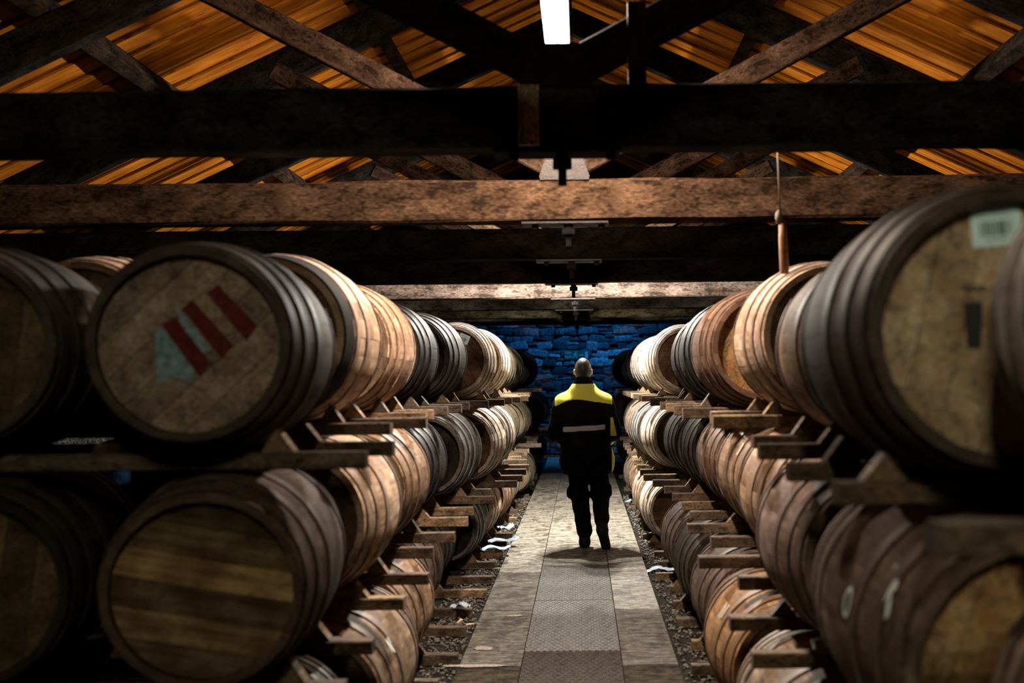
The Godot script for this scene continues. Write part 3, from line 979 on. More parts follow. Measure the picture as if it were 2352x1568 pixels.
# naive surface nets of field(p) < 0 inside the box, added to st
func surf_net(st: SurfaceTool, field: Callable, lo: Vector3, hi: Vector3, cell: float):
	var nx := int((hi.x - lo.x) / cell) + 2
	var ny := int((hi.y - lo.y) / cell) + 2
	var nz := int((hi.z - lo.z) / cell) + 2
	var v := PackedFloat32Array()
	v.resize(nx * ny * nz)
	var n := 0
	for z in nz:
		for y in ny:
			var x := 0
			while x < nx:
				var f: float = field.call(lo + Vector3(x, y, z) * cell)
				v[n + x] = f
				x += 1
				# far from the surface the distance tells how many samples may be skipped
				var skip := int((absf(f) - 0.06) / cell) - 1
				while skip > 0 and x < nx:
					v[n + x] = f
					x += 1
					skip -= 1
			n += nx
	var at := {}
	var pos := []
	var sy := nx
	var sz := nx * ny
	for z in nz - 1:
		for y in ny - 1:
			for x in nx - 1:
				var i := x + y * sy + z * sz
				var inside := 0
				for o in [0, 1, sy, sy + 1, sz, sz + 1, sz + sy, sz + sy + 1]:
					if v[i + o] < 0.0:
						inside += 1
				if inside == 0 or inside == 8:
					continue
				var sum := Vector3.ZERO
				var cnt := 0
				for e in [[0, 1, 0, 0, 0, 0], [sy, sy + 1, 0, 1, 0, 0], [sz, sz + 1, 0, 0, 1, 0], [sz + sy, sz + sy + 1, 0, 1, 1, 0], [0, sy, 0, 0, 0, 1], [1, sy + 1, 1, 0, 0, 1], [sz, sz + sy, 0, 0, 1, 1], [sz + 1, sz + sy + 1, 1, 0, 1, 1], [0, sz, 0, 0, 0, 2], [1, sz + 1, 1, 0, 0, 2], [sy, sz + sy, 0, 1, 0, 2], [sy + 1, sz + sy + 1, 1, 1, 0, 2]]:
					var fa: float = v[i + e[0]]
					var fb: float = v[i + e[1]]
					if (fa < 0.0) != (fb < 0.0):
						var t := fa / (fa - fb)
						var q := Vector3(e[2], e[3], e[4])
						q[e[5]] += t
						sum += q
						cnt += 1
				at[i] = pos.size()
				pos.append(lo + (Vector3(x, y, z) + sum / cnt) * cell)
	var face := func(a: int, b: int, c: int, d: int, flip: bool):
		if not (at.has(a) and at.has(b) and at.has(c) and at.has(d)):
			return
		if flip:
			quad(st, pos[at[a]], pos[at[d]], pos[at[c]], pos[at[b]])
		else:
			quad(st, pos[at[a]], pos[at[b]], pos[at[c]], pos[at[d]])
	for i in at.keys():
		var f0: bool = v[i] < 0.0
		if f0 != (v[i + 1] < 0.0):
			face.call(i - sy - sz, i - sz, i, i - sy, not f0)
		if f0 != (v[i + sy] < 0.0):
			face.call(i - 1 - sz, i - 1, i, i - sz, not f0)
		if f0 != (v[i + sz] < 0.0):
			face.call(i - 1 - sy, i - sy, i, i - 1, not f0)


func soft() -> SurfaceTool:
	var st := SurfaceTool.new()
	st.begin(Mesh.PRIMITIVE_TRIANGLES)
	st.set_smooth_group(0)
	return st


func done(st: SurfaceTool) -> ArrayMesh:
	st.index()
	st.generate_normals()
	return st.commit()


func v3(x: float, y: float, z: float) -> Vector3:
	return Vector3(x, y, z)


func make_person():
	# facing -Z, mid-stride: weight on the left foot, right foot lifted behind with the sole towards the viewer
	var t := thing("person", "man walking away in a dark work coat with yellow shoulder yoke, dark trousers and boots", "person", at_d(0.0, 0.03, 9.72))
	var skin := mat("skin", Color(0.5, 0.26, 0.17), 0.6)
	var cloth := mat("coat cloth", Color(0.004, 0.0045, 0.005), 0.95, "", Vector3.ONE, 0.0, 0.12)
	var twill := mat("trouser cloth", Color(0.004, 0.0045, 0.0045), 0.95, "", Vector3.ONE, 0.0, 0.12)
	var yellow := mat("yoke cloth", Color(0.5, 0.5, 0.07), 0.8)
	var silver := mat("reflective tape", Color(0.42, 0.42, 0.43), 0.45)
	var leather := mat("boot leather", Color(0.008, 0.0075, 0.007), 0.6, "", Vector3.ONE, 0.0, 0.2)
	var rubber := mat("boot sole", Color(0.012, 0.011, 0.01), 0.85, "", Vector3.ONE, 0.0, 0.15)
	var hair_m := mat("hair", Color(0.018, 0.016, 0.015), 0.5)
	var sole_y := -0.03
	# joints
	var lsh := v3(-0.2, 1.385, 0.0)
	var rsh := v3(0.23, 1.39, 0.0)
	var lel := v3(-0.275, 1.11, 0.07)
	var rel := v3(0.315, 1.12, 0.06)
	var lwr := v3(-0.19, 1.035, -0.15)
	var rwr := v3(0.265, 1.03, -0.15)
	var lhip := v3(-0.055, 0.84, 0.0)
	var rhip := v3(0.14, 0.84, 0.0)
	var lkn := v3(-0.03, 0.48, -0.03)
	var rkn := v3(0.17, 0.49, -0.03)
	var lan := v3(0.012, 0.09, 0.0)
	var ran := v3(0.175, 0.24, 0.25)
	var torso := [[v3(-0.1, 1.39, 0), v3(0.13, 1.39, 0), 0.085, 0.085], [v3(0.016, 1.5, 0), v3(-0.17, 1.4, 0), 0.055, 0.055], [v3(0.016, 1.5, 0), v3(0.2, 1.405, 0), 0.055, 0.055], [v3(-0.1, 1.28, 0), v3(0.135, 1.28, 0), 0.125, 0.125], [v3(-0.08, 1.07, 0), v3(0.12, 1.07, 0), 0.125, 0.125], [v3(-0.06, 0.88, 0), v3(0.145, 0.88, 0), 0.135, 0.135]]
	var arms := [[lsh, lel, 0.058, 0.045], [lel, lwr, 0.042, 0.03], [rsh, rel, 0.058, 0.045], [rel, rwr, 0.042, 0.03]]
	var legs := [[lhip, lkn, 0.085, 0.058], [lkn, lan, 0.056, 0.04], [rhip, rkn, 0.085, 0.058], [rkn, ran, 0.056, 0.04]]
	var neck := [[v3(0.016, 1.44, 0.0), v3(0.014, 1.62, -0.015), 0.062, 0.055]]
	# body: coarse under the clothes, fine head and hands in the same mesh
	var st := soft()
	var all := torso + arms + legs + neck + [[lan, v3(0.005, 0.03, -0.16), 0.04, 0.028], [ran, v3(0.2, 0.06, 0.17), 0.04, 0.028]]
	surf_net(st, func(p: Vector3) -> float: return body_d(p, all, 0.05), v3(-0.42, -0.02, -0.26), v3(0.46, 1.66, 0.36), 0.024)
	var hc := v3(0.014, 1.715, -0.02)
	var skull := func(p: Vector3) -> float:
		var q := p - hc
		var e := (Vector3(q.x / 0.077, q.y / 0.11, (q.z) / 0.098).length() - 1.0) * 0.085
		var jaw := seg_d(p, [hc + v3(0, -0.05, -0.02), hc + v3(0, -0.085, -0.055), 0.062, 0.04])
		var nose := seg_d(p, [hc + v3(0, -0.005, -0.092), hc + v3(0, -0.035, -0.112), 0.009, 0.013])
		var brow := seg_d(p, [hc + v3(-0.032, 0.018, -0.084), hc + v3(0.032, 0.018, -0.084), 0.012, 0.012])
		var lips := seg_d(p, [hc + v3(-0.02, -0.063, -0.09), hc + v3(0.02, -0.063, -0.09), 0.008, 0.008])
		var d := minf(e, jaw)
		var h := maxf(0.03 - absf(e - jaw), 0.0) / 0.03
		d -= h * h * 0.0075
		for o in [nose, brow, lips]:
			var hh := maxf(0.014 - absf(d - o), 0.0) / 0.014
			d = minf(d, o) - hh * hh * 0.0035
		for s in [-1.0, 1.0]:
			var eye: float = (p - hc - v3(s * 0.03, 0.0, -0.1)).length() - 0.013
			d = maxf(d, -eye)
			var ear: float = Vector3((p.x - hc.x - s * 0.081) / 0.45, p.y - hc.y + 0.018, (p.z - hc.z - 0.008) / 0.75).length() - 0.031
			d = minf(d, ear * 0.6)
		return minf(d, seg_d(p, neck[0]))
	surf_net(st, skull, v3(-0.11, 1.56, -0.16), v3(0.14, 1.84, 0.1), 0.0055)
	# hands, curled in front of the belly
	for s in [-1.0, 1.0]:
		var w: Vector3 = lwr if s < 0 else rwr
		var dir: Vector3 = (w - (lel if s < 0 else rel)).normalized()
		var side: Vector3 = Vector3.UP
		var inn: Vector3 = v3(-s, 0, 0)
		var palm := w + dir * 0.06
		var caps := [[w, palm + dir * 0.02, 0.027, 0.025], [w + dir * 0.03 + side * 0.018, palm + dir * 0.03 + side * 0.028, 0.016, 0.014], [w + dir * 0.03 - side * 0.018, palm + dir * 0.03 - side * 0.028, 0.016, 0.013]]
		var fingers := []
		for f in 4:
			var root: Vector3 = palm + dir * 0.035 + side * (0.03 - 0.02 * f)
			var l: float = [0.9, 1.0, 0.94, 0.76][f]
			var m1: Vector3 = root + (dir * 0.9 + inn * 0.35).normalized() * 0.042 * l
			var m2: Vector3 = m1 + (dir * 0.3 + inn * 0.95).normalized() * 0.027 * l
			var m3: Vector3 = m2 + (dir * -0.35 + inn * 0.9).normalized() * 0.021 * l
			fingers.append([[root, m1, 0.0095, 0.0085], [m1, m2, 0.0085, 0.008], [m2, m3, 0.008, 0.007]])
		var th0 := w + dir * 0.025 + side * 0.026
		var th1 := th0 + (dir * 0.6 + side * 0.6 + inn * 0.6).normalized() * 0.04
		var th2 := th1 + (dir * 0.8 + inn * 0.7).normalized() * 0.028
		fingers.append([[th0, th1, 0.013, 0.0105], [th1, th2, 0.0105, 0.0085]])
		var hand := func(p: Vector3) -> float:
			var d := body_d(p, caps, 0.012)
			for f in fingers:
				d = minf(d, body_d(p, f, 0.004))
			return d
		var c0 := palm + dir * 0.02
		surf_net(st, hand, c0 - Vector3(0.115, 0.085, 0.13), c0 + Vector3(0.115, 0.085, 0.13), 0.005)
	put("body", done(st), skin, t)
	# hair: short, a cap over the crown and the back of the head
	st = soft()
	surf_net(st, func(p: Vector3) -> float:
		var q: Vector3 = p - hc
		var e := (Vector3(q.x / 0.0815, (q.y - 0.006) / 0.1135, (q.z - 0.004) / 0.1015).length() - 1.0) * 0.088
		e += 0.0016 * sin(q.x * 420.0) * sin(q.y * 310.0 + q.z * 380.0)
		var hairline := -(q.y + 0.095 - q.z * 0.1) * 0.9
		var face := -(q.z + 0.052 + q.y * 0.42)
		var ears := 0.03 - Vector3((absf(q.x) - 0.085) / 1.2, q.y + 0.02, q.z - 0.005).length()
		return maxf(maxf(e, maxf(hairline, face)), ears), v3(-0.11, 1.62, -0.16), v3(0.14, 1.86, 0.11), 0.0055)
	put("hair", done(st), hair_m, t)
	# coat
	var coat := []
	for c in torso:
		coat.append([c[0], c[1], c[2] + 0.016, c[3] + 0.016])
	coat.append([v3(-0.07, 0.78, 0.0), v3(0.15, 0.78, 0.0), 0.138, 0.138])
	coat.append([v3(0.016, 1.46, 0.0), v3(0.014, 1.6, -0.005), 0.09, 0.083])
	var sleeves := [[lsh, lel, 0.084, 0.066], [lel, lwr, 0.066, 0.05], [rsh, rel, 0.084, 0.066], [rel, rwr, 0.066, 0.05]]
	var coat_d := func(p: Vector3) -> float:
		var a := body_d(p, coat, 0.09)
		var folds := 0.004 * sin(p.y * 38.0 + p.x * 9.0) * sin(p.x * 21.0 + p.z * 14.0)
		var hem := 0.71 - p.y
		a = maxf(a, hem)
		var b := body_d(p, sleeves, 0.03)
		var h := maxf(0.04 - absf(a - b), 0.0) / 0.04
		return minf(a, b) - h * h * 0.01 + folds
	st = soft()
	surf_net(st, coat_d, v3(-0.44, 0.69, -0.26), v3(0.48, 1.66, 0.24), 0.014)
	put("coat", done(st), cloth, t)
	# yellow yoke over the shoulders, its lower edge dipping towards the arms
	st = soft()
	surf_net(st, func(p: Vector3) -> float:
		var x := p.x - 0.015
		var low := 1.425 - 0.7 * x * x - 0.01 * sin(x * 14.0) - p.y
		var wide := absf(x) - 0.278
		var collar := p.y - 1.585
		return maxf(maxf(coat_d.call(p) - 0.004, maxf(low, wide)), collar), v3(-0.32, 1.3, -0.16), v3(0.34, 1.62, 0.16), 0.009)
	put("shoulder_yoke", done(st), yellow, t)
	# silver tape across the back
	st = soft()
	surf_net(st, func(p: Vector3) -> float:
		var a := body_d(p, coat, 0.09) - 0.006
		return maxf(a, maxf(absf(p.y - (1.155 + 0.05 * (p.x - 0.02))) - 0.026, absf(p.x - 0.025) - 0.215)), v3(-0.24, 1.09, -0.2), v3(0.28, 1.22, 0.2), 0.009)
	put("reflective_band", done(st), silver, t)
	# yellow flashes on the right side of the hem and inside the right sleeve
	st = soft()
	surf_net(st, func(p: Vector3) -> float: return maxf(coat_d.call(p) - 0.005, maxf(absf(p.y - 0.87) - 0.15, 0.276 - p.x)), v3(0.22, 0.69, -0.16), v3(0.36, 1.04, 0.16), 0.009)
	put("hem_flash", done(st), yellow, t)
	st = soft()
	surf_net(st, func(p: Vector3) -> float: return maxf(body_d(p, sleeves, 0.03) - 0.006, maxf(absf(p.y - 1.17) - 0.09, maxf(p.x - 0.315 + (p.y - 1.17) * 0.2, 0.27 - p.x))), v3(0.22, 1.04, -0.12), v3(0.38, 1.3, 0.2), 0.009)
	put("sleeve_flash", done(st), yellow, t)
	# trousers
	var tr := [[v3(-0.05, 0.82, 0), v3(0.14, 0.82, 0), 0.12, 0.12], [lhip, lkn, 0.105, 0.086], [lkn, lan + v3(0, 0.06, 0), 0.086, 0.075], [rhip, rkn, 0.105, 0.086], [rkn, ran + v3(0, 0.05, -0.03), 0.086, 0.07], [v3(-0.13, 0.56, 0.0), v3(-0.125, 0.5, 0.0), 0.03, 0.03], [v3(0.255, 0.58, 0.0), v3(0.25, 0.52, 0.0), 0.03, 0.03]]
	st = soft()
	surf_net(st, func(p: Vector3) -> float: return body_d(p, tr, 0.03) + 0.005 * sin(p.y * 46.0) * sin(p.x * 30.0 + p.y * 11.0), v3(-0.2, 0.09, -0.2), v3(0.32, 0.96, 0.38), 0.014)
	put("trousers", done(st), twill, t)
	# boots
	var lb := [[v3(0.012, 0.19, 0.0), v3(0.012, 0.06, 0.01), 0.058, 0.055], [v3(0.012, 0.035, 0.035), v3(0.002, 0.02, -0.19), 0.05, 0.042]]
	var rb := [[ran + v3(0.0, 0.03, -0.02), ran + v3(0.004, -0.03, 0.02), 0.058, 0.055], [v3(0.178, 0.2, 0.29), v3(0.215, 0.03, 0.155), 0.05, 0.046]]
	for s in 2:
		var caps: Array = lb if s == 0 else rb
		st = soft()
		surf_net(st, func(p: Vector3) -> float: return maxf(body_d(p, caps, 0.03), sole_y - 0.001 - p.y) , v3(-0.08, -0.05, -0.26) if s == 0 else v3(0.09, -0.05, 0.08), v3(0.1, 0.27, 0.12) if s == 0 else v3(0.3, 0.34, 0.38), 0.009)
		var boot := put("boot", done(st), leather, t)
		st = soft()
		var a: Vector3 = caps[1][0]
		var b: Vector3 = caps[1][1]
		var down: Vector3 = Vector3.DOWN if s == 0 else v3(0.05, -0.55, 0.83).normalized()
		surf_net(st, func(p: Vector3) -> float:
			var d := seg_d(p, [a, b, 0.053, 0.047])
			var off: float = (p - a).dot(down)
			return maxf(d, absf(off - 0.044) - 0.011), v3(-0.08, -0.05, -0.26) if s == 0 else v3(0.09, -0.06, 0.06), v3(0.1, 0.1, 0.12) if s == 0 else v3(0.3, 0.32, 0.38), 0.008)
		put("sole", done(st), rubber, boot)


# ------------------------------------------------------------------ marks, labels and small things
# a point of the photograph, on a plane at distance d
func px(x: float, y: float, d: float) -> Vector2:
	var dx := x - 1336.0
	var dy := 870.0 - y
	return Vector2(dx + 0.011 * dy, dy - 0.011 * dx) * d / F + Vector2(0, EYE)


func on_head(key: String, called: String, pts: Array, m: Material, thick := 0.002):
	var c: Array = casks[key]
	var t: Node3D = c[0]
	var plane: float = c[3] + 0.03
	var poly := PackedVector2Array()
	for p in pts:
		var w := px(p[0], p[1], plane)
		poly.append(Vector2((w.x - c[1]) / c[4], (w.y - c[2]) / c[4] + CR))
	put(called, plate(poly, thick), m, t, Transform3D(Basis(), Vector3(0, 0, CL / 2.0 - 0.032 + thick)))


func sticker(key: String, at: Vector2, size: Vector2, turn: float, m: Material):
	var c: Array = casks[key]
	var t: Node3D = c[0]
	var w := px(at.x, at.y, c[3] + 0.03)
	var b := Basis(Vector3.BACK, turn).scaled_local(Vector3(size.x, size.y, 1))
	put("paper_label", plate(PackedVector2Array([Vector2(0, 0), Vector2(1, 0), Vector2(1, 1), Vector2(0, 1)]), 0.002), m, t, Transform3D(b, Vector3((w.x - c[1]) / c[4], (w.y - c[2]) / c[4] + CR, CL / 2.0 - 0.029) - b * Vector3(0.5, 0.5, 0)))


# chalk on the side of a cask: short strokes in the plane of a stave; ang from the top, positive towards -X
func chalk(key: String, ang: float, z: float, strokes: Array, m: Material):
	var c: Array = casks[key]
	var t: Node3D = c[0]
	var r := cask_r(z) + 0.0045
	var out := Vector3(-sin(ang), cos(ang), 0)
	var b := Basis(Vector3(0, 0, 1), out.cross(Vector3(0, 0, 1)) * -1.0, out)
	var st := begin()
	for s in strokes:
		var a := Vector2(s[0], s[1])
		var e := Vector2(s[2], s[3])
		var n: Vector2 = (e - a).orthogonal().normalized() * float(s[4]) * 0.5
		var q := [a - n, e - n, e + n, a + n]
		var bend := func(p: Vector2, up: float) -> Vector3:
			var an := p.y / r
			return b * Vector3(p.x, sin(an) * r, (cos(an) - 1.0) * r + up)
		quad(st, bend.call(q[0], 0.001), bend.call(q[1], 0.001), bend.call(q[2], 0.001), bend.call(q[3], 0.001))
	put("chalk_mark", finish(st), m, t, Transform3D(Basis(), Vector3(0, CR, z) + out * r))


func make_small_things():
	var red := mat("red paint", Color(0.15, 0.013, 0.009), 0.7, "rust", Vector3(6, 6, 6))
	var paleblue := mat("pale blue paint", Color(0.3, 0.5, 0.64), 0.7, "rust", Vector3(6, 6, 6))
	var ink := mat("stencil ink", Color(0.02, 0.022, 0.022), 0.7)
	# three red stripes and a pale blue patch on the first top-tier head
	on_head("l1.3", "pale_blue_patch", [[362, 762], [386, 738], [446, 826], [449, 884], [418, 868], [396, 866], [366, 880]], paleblue, 0.0012)
	on_head("l1.3", "pale_blue_patch", [[404, 702], [418, 712], [486, 800], [470, 812], [424, 752]], paleblue, 0.0012)
	on_head("l1.3", "red_stripe", [[374, 745], [406, 728], [485, 833], [461, 866]], red)
	on_head("l1.3", "red_stripe", [[422, 709], [444, 687], [535, 792], [510, 825]], red)
	on_head("l1.3", "red_stripe", [[475, 671], [501, 652], [590, 747], [565, 783]], red)
	# stencilled block on the near right head
	on_head("r2.3", "stencil_block", [[2213, 695], [2256, 692], [2252, 800], [2222, 800]], ink)
	for k in 4:
		on_head("r2.3", "stencil_mark", [[2214 + k * 13, 655], [2223 + k * 13, 655], [2223 + k * 13, 669], [2214 + k * 13, 669]], ink)
	# paper labels
	var paper := StandardMaterial3D.new()
	paper.resource_name = "printed label"
	paper.albedo_texture = tex.label
	paper.albedo_color = Color(0.8, 0.93, 0.95)
	paper.roughness = 0.6
	paper.uv1_scale = Vector3(1, -1, 1)
	sticker("r2.3", Vector2(2286, 517), Vector2(0.1, 0.084), 0.07, paper)
	sticker("l6.3", Vector2(1066, 778), Vector2(0.085, 0.075), -0.4, paper)
	var blue_paper: StandardMaterial3D = paper.duplicate()
	blue_paper.resource_name = "blue printed label"
	blue_paper.albedo_color = Color(0.3, 0.62, 1.0)
	sticker("in2.2", Vector2(270, 1094), Vector2(0.1, 0.07), 0.0, blue_paper)
	# chalk
	var white := mat("chalk", Color(0.8, 0.9, 0.9), 0.8)
	chalk("r2.2", 1.06, 0.33, [[-0.05, -0.04, 0.055, 0.06, 0.024], [-0.02, 0.035, 0.03, -0.015, 0.026], [-0.012, -0.004, 0.018, 0.02, 0.045]], white)
	var ring := []
	for k in 8:
		ring.append([cos(k * PI / 4) * 0.028, sin(k * PI / 4) * 0.034, cos((k + 1) * PI / 4) * 0.028, sin((k + 1) * PI / 4) * 0.034, 0.012])
	chalk("r2.2", 1.34, 0.14, ring, white)
	chalk("r5.2", 1.03, 0.33, ring, white)
	chalk("l2.1", -1.05, 0.22, [[-0.03, -0.04, -0.01, 0.04, 0.008], [-0.01, 0.04, 0.005, -0.03, 0.008], [0.005, -0.03, 0.025, 0.04, 0.008], [0.025, 0.04, 0.04, -0.02, 0.008]], white)
	chalk("l4.1", -0.75, 0.1, [[-0.04, -0.05, -0.03, 0.05, 0.006], [-0.01, 0.0, 0.0, 0.05, 0.006], [0.02, -0.03, 0.035, 0.05, 0.006]], white)
	chalk("r4.1", 0.95, 0.1, [[-0.03, -0.04, -0.02, 0.04, 0.007], [0.0, -0.03, 0.012, 0.04, 0.007], [0.03, -0.04, 0.04, 0.03, 0.007]], white)
	chalk("l7.2", -0.95, 0.0, [[-0.03, -0.05, -0.02, 0.05, 0.02], [0.01, -0.05, 0.02, 0.04, 0.02]], white)
	# pull cord with a wooden toggle, hung from the roof
	var cord_m := mat("cord", Color(0.2, 0.175, 0.14), 0.9)
	var toggle := mat("toggle wood", Color(0.5, 0.27, 0.17), 0.6, "stave", Vector3(1, 1, 1))
	var cd := 4.34
	var top := px(1793, 497, cd)
	var cord := thing("pull_cord", "thin pull cord with a reddish wooden handle hanging before the brown tie beam", "pull cord", at_d(top.x, top.y, cd))
	var lean := Basis(Vector3.BACK, 0.035)
	put("cord", lathe([Vector2(0.001, 0), Vector2(0.004, 0), Vector2(0.004, 0.39), Vector2(0.001, 0.39)], 8), cord_m, cord, Transform3D(lean, Vector3.ZERO))
	put("hook", lathe([Vector2(0.001, 0.0), Vector2(0.009, 0.0), Vector2(0.009, 0.1), Vector2(0.001, 0.1)], 8), mat("hook iron", Color(0.05, 0.05, 0.05), 0.5), cord, Transform3D(Basis(Vector3.RIGHT, PI / 2), Vector3(-0.0135, 0.385, -0.005)))
	put("knot", lathe([Vector2(0.001, -0.03), Vector2(0.011, -0.026), Vector2(0.016, -0.006), Vector2(0.013, 0.016), Vector2(0.001, 0.03)], 12), cord_m, cord, Transform3D(lean, Vector3(-0.008, 0, 0)))
	put("handle", lathe([Vector2(0.001, -0.25), Vector2(0.016, -0.248), Vector2(0.0195, -0.235), Vector2(0.018, -0.1), Vector2(0.015, -0.02), Vector2(0.001, -0.012)], 14), toggle, cord, Transform3D(lean, Vector3(0.006, 0, 0)))
	# exit sign on the end wall
	var sp := px(1324.5, 815, 20.93)
	var sign_ := thing("exit_sign", "green emergency exit sign with running figure and arrow on the blue stone wall", "sign", at_d(sp.x, sp.y, 20.93))
	var green := mat("sign green", Color(0.0, 0.05, 0.03), 0.5)
	var pale := mat("sign white", Color(0.2, 0.24, 0.2), 0.5)
	put("panel", bar(0.51, 0.185, 0.02, 0.004), green, sign_)
	for k in 2:
		var tm := TextMesh.new()
		tm.text = ["FIRE", "EXIT"][k]
		var font := SystemFont.new()
		font.font_names = PackedStringArray(["Droid Sans"])
		font.font_weight = 700
		tm.font = font
		tm.font_size = 32
		tm.pixel_size = 0.0021
		tm.depth = 0.004
		put("lettering", tm, pale, sign_, Transform3D(Basis(), Vector3(-0.178, 0.045 - 0.085 * k, 0.0115)))
	var man := Node3D.new()
	var figure := [
		[Vector2(-0.005, 0.04), Vector2(0.02, 0.04), Vector2(0.012, -0.015), Vector2(-0.018, -0.01)],
		[Vector2(-0.018, -0.005), Vector2(0.0, -0.012), Vector2(-0.03, -0.055), Vector2(-0.065, -0.06), Vector2(-0.065, -0.046), Vector2(-0.04, -0.042)],
		[Vector2(-0.004, -0.005), Vector2(0.014, -0.012), Vector2(0.04, -0.04), Vector2(0.03, -0.078), Vector2(0.016, -0.076), Vector2(0.024, -0.045)],
		[Vector2(0.008, 0.038), Vector2(0.02, 0.03), Vector2(0.048, 0.005), Vector2(0.04, -0.006), Vector2(0.012, 0.012)],
		[Vector2(-0.004, 0.04), Vector2(-0.035, 0.03), Vector2(-0.045, 0.002), Vector2(-0.034, -0.002), Vector2(-0.024, 0.02), Vector2(0.0, 0.026)]]
	man.free()
	for f in figure:
		put("running_figure", plate(PackedVector2Array(f), 0.004), pale, sign_, Transform3D(Basis(), Vector3(-0.03, 0.0, 0.0145)))
	put("running_figure", plate(PackedVector2Array([Vector2(0.0, 0.016), Vector2(0.011, 0.011), Vector2(0.016, 0), Vector2(0.011, -0.011), Vector2(0, -0.016), Vector2(-0.011, -0.011), Vector2(-0.016, 0), Vector2(-0.011, 0.011)]), 0.004), pale, sign_, Transform3D(Basis(), Vector3(-0.016, 0.06, 0.0145)))
	put("arrow", plate(PackedVector2Array([Vector2(-0.05, -0.008), Vector2(0.02, -0.008), Vector2(0.02, -0.026), Vector2(0.055, 0), Vector2(0.02, 0.026), Vector2(0.02, 0.008), Vector2(-0.05, 0.008)]), 0.004), pale, sign_, Transform3D(Basis(), Vector3(0.095, 0.0, 0.0145)))
	put("door_symbol", plate(PackedVector2Array([Vector2(-0.03, -0.07), Vector2(0.03, -0.07), Vector2(0.03, 0.07), Vector2(-0.03, 0.07)]), 0.004), pale, sign_, Transform3D(Basis(), Vector3(0.205, 0.0, 0.0145)))
	# loose plastic sheeting by the casks
	var film := mat("plastic film", Color(0.26, 0.32, 0.38), 0.5)
	var spots := [
		[-0.82, 9.75, 0.3, 0.1, 0.5, "first crumpled pale plastic strip beside the left casks, furthest along"], [-0.85, 9.3, 0.26, 0.1, 0.15, "pale blue plastic strip draped over the left floor rails"],
		[-0.86, 10.6, 0.18, 0.08, 0.8, "small torn plastic strip on the left rails past the walking man"], [-0.9, 6.95, 0.15, 0.06, -0.5, "grey blue plastic scrap leaning by a left floor rail"],
		[0.66, 13.4, 0.2, 0.1, 0.2, "light plastic scrap on the ground right of the walkway, far end"], [0.66, 8.55, 0.24, 0.1, 0.0, "pale plastic scrap lying on gravel at the right walkway edge"]]
	for sp2 in spots:
		var r := RandomNumberGenerator.new()
		r.seed = int(sp2[1] * 100)
		var st := soft()
		var nx := 10
		var nz := 5
		var g := []
		for i in nx + 1:
			var rowp := []
			for j in nz + 1:
				var u := i / float(nx) - 0.5
				var w := j / float(nz) - 0.5
				rowp.append(Vector3(u * sp2[2], 0.02 + 0.014 * sin(u * 7.0 + sp2[1]) + 0.01 * sin(w * 12.0) + r.randf_range(-0.006, 0.006) + 0.02 * u, w * sp2[3] + 0.02 * sin(u * 6.0)))
			g.append(rowp)
		for i in nx:
			for j in nz:
				quad(st, g[i][j], g[i][j + 1], g[i + 1][j + 1], g[i + 1][j])
				var dn := Vector3(0, -0.002, 0)
				quad(st, g[i][j] + dn, g[i + 1][j] + dn, g[i + 1][j + 1] + dn, g[i][j + 1] + dn)
		var o := put("plastic_strip", done(st), film, self, Transform3D(Basis(Vector3.UP, sp2[4]), at_d(sp2[0] + (0.04 if sp2[0] < 0 else 0.0), 0.085 if sp2[0] < 0 else 0.015, sp2[1])))
		tag(o, sp2[5].trim_prefix("first "), "plastic", "plastic scraps on the ground")
	# pale paint smears on the near walkway
	var smear_m := mat("paint smear", Color(0.5, 0.48, 0.44), 0.6, "rust", Vector3(9, 9, 9))
	var smears := [[1110, 1487, 0.07, 0.05, "small white paint splash on the near left paving slab"], [1090, 1527, 0.2, 0.03, "long thin white paint smear across the near left slab"], [1165, 1303, 0.12, 0.035, "pale smear on the left paving near the man's shadow"], [1180, 1413, 0.07, 0.02, "short pale paint dash left of the ribbed strip"]]
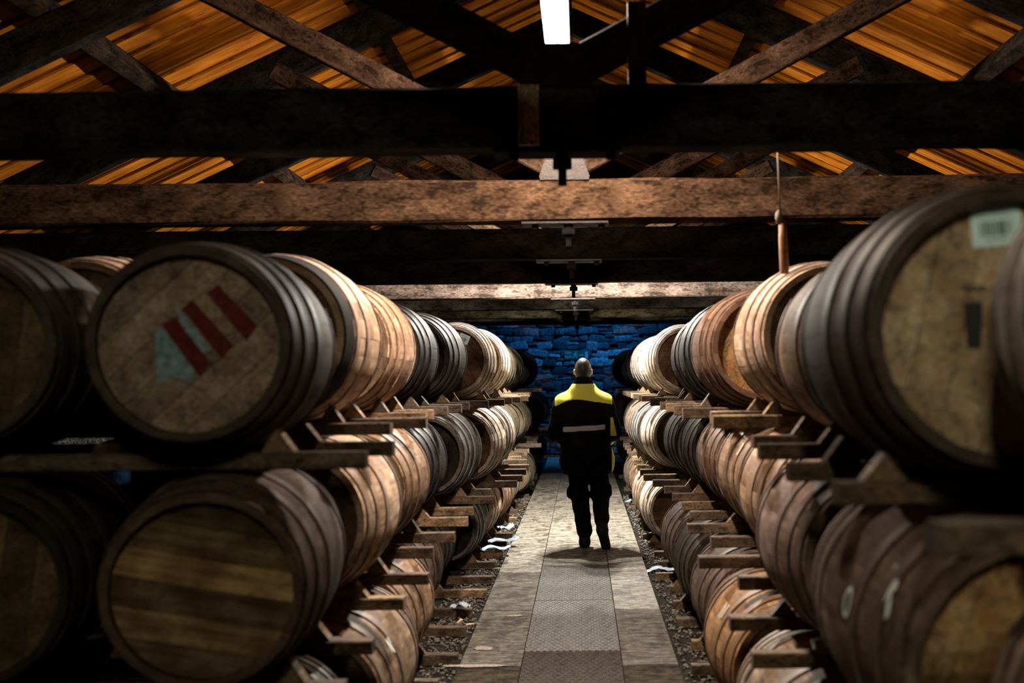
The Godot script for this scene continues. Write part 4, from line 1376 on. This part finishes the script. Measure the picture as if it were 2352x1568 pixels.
	for sm in smears:
		var d: float = F * (EYE - 0.03) / (sm[1] - 870.0)
		var c := px(sm[0], sm[1], d)
		var poly := PackedVector2Array()
		for i in 14:
			var a := TAU * i / 14
			poly.append(Vector2(cos(a) * sm[2], sin(a) * sm[3]) * rng.randf_range(0.65, 1.1))
		var o := put("paint_smear", plate(poly, 0.0015), smear_m, self, Transform3D(Basis(Vector3.RIGHT, -PI / 2), at_d(c.x, 0.0345, d)))
		tag(o, sm[4], "paint", "paint marks on the walkway")
	# gravel and splinters beside the walkway
	for side in 2:
		var mm := MultiMesh.new()
		mm.transform_format = MultiMesh.TRANSFORM_3D
		mm.mesh = pebble(2)
		mm.instance_count = 2600
		for i in 2600:
			var d := 4.2 + 10.0 * pow(rng.randf(), 1.2)
			var x := rng.randf_range(0.56, 0.98) if side else rng.randf_range(-1.05, -0.735)
			var sz := rng.randf_range(0.006, 0.017) * (1.6 if rng.randf() < 0.06 else 1.0)
			mm.set_instance_transform(i, Transform3D(Basis(Vector3.UP, rng.randf() * TAU) * Basis(Vector3.RIGHT, rng.randf() * TAU) * Basis.from_scale(Vector3(sz * rng.randf_range(0.8, 1.6), sz * 0.7, sz)), at_d(x, 0.004 + rng.randf() * 0.008, d)))
		var g := MultiMeshInstance3D.new()
		g.name = numbered("gravel")
		g.multimesh = mm
		g.material_override = mat("gravel", Color(0.1, 0.092, 0.078), 0.9)
		add_child(g)
		tag(g, "loose gravel and grit along the %s edge of the walkway" % ["left", "right"][side], "gravel", "", "stuff")
	var chip := mat("wood chip", Color(0.55, 0.4, 0.24), 0.8)
	var chips := [[1088, 1427, 0.3, "pale wood splinter on the ground by the near left floor rails"], [1517, 1269, 0.5, "pale wood offcut on the gravel at the right floor rails"], [1055, 1421, 1.4, "thin wood shaving standing by the near left rails"]]
	for cpos in chips:
		var d: float = F * (EYE - 0.02) / (cpos[1] - 870.0)
		var c := px(cpos[0], cpos[1], d)
		var o := put("wood_splinter", bar(0.11, 0.012, 0.022, 0.004, 2, 0.003, 3), chip, self, Transform3D(Basis(Vector3.UP, cpos[2]), at_d(c.x, 0.012, d)))
		tag(o, cpos[3], "splinter", "wood scraps on the ground")
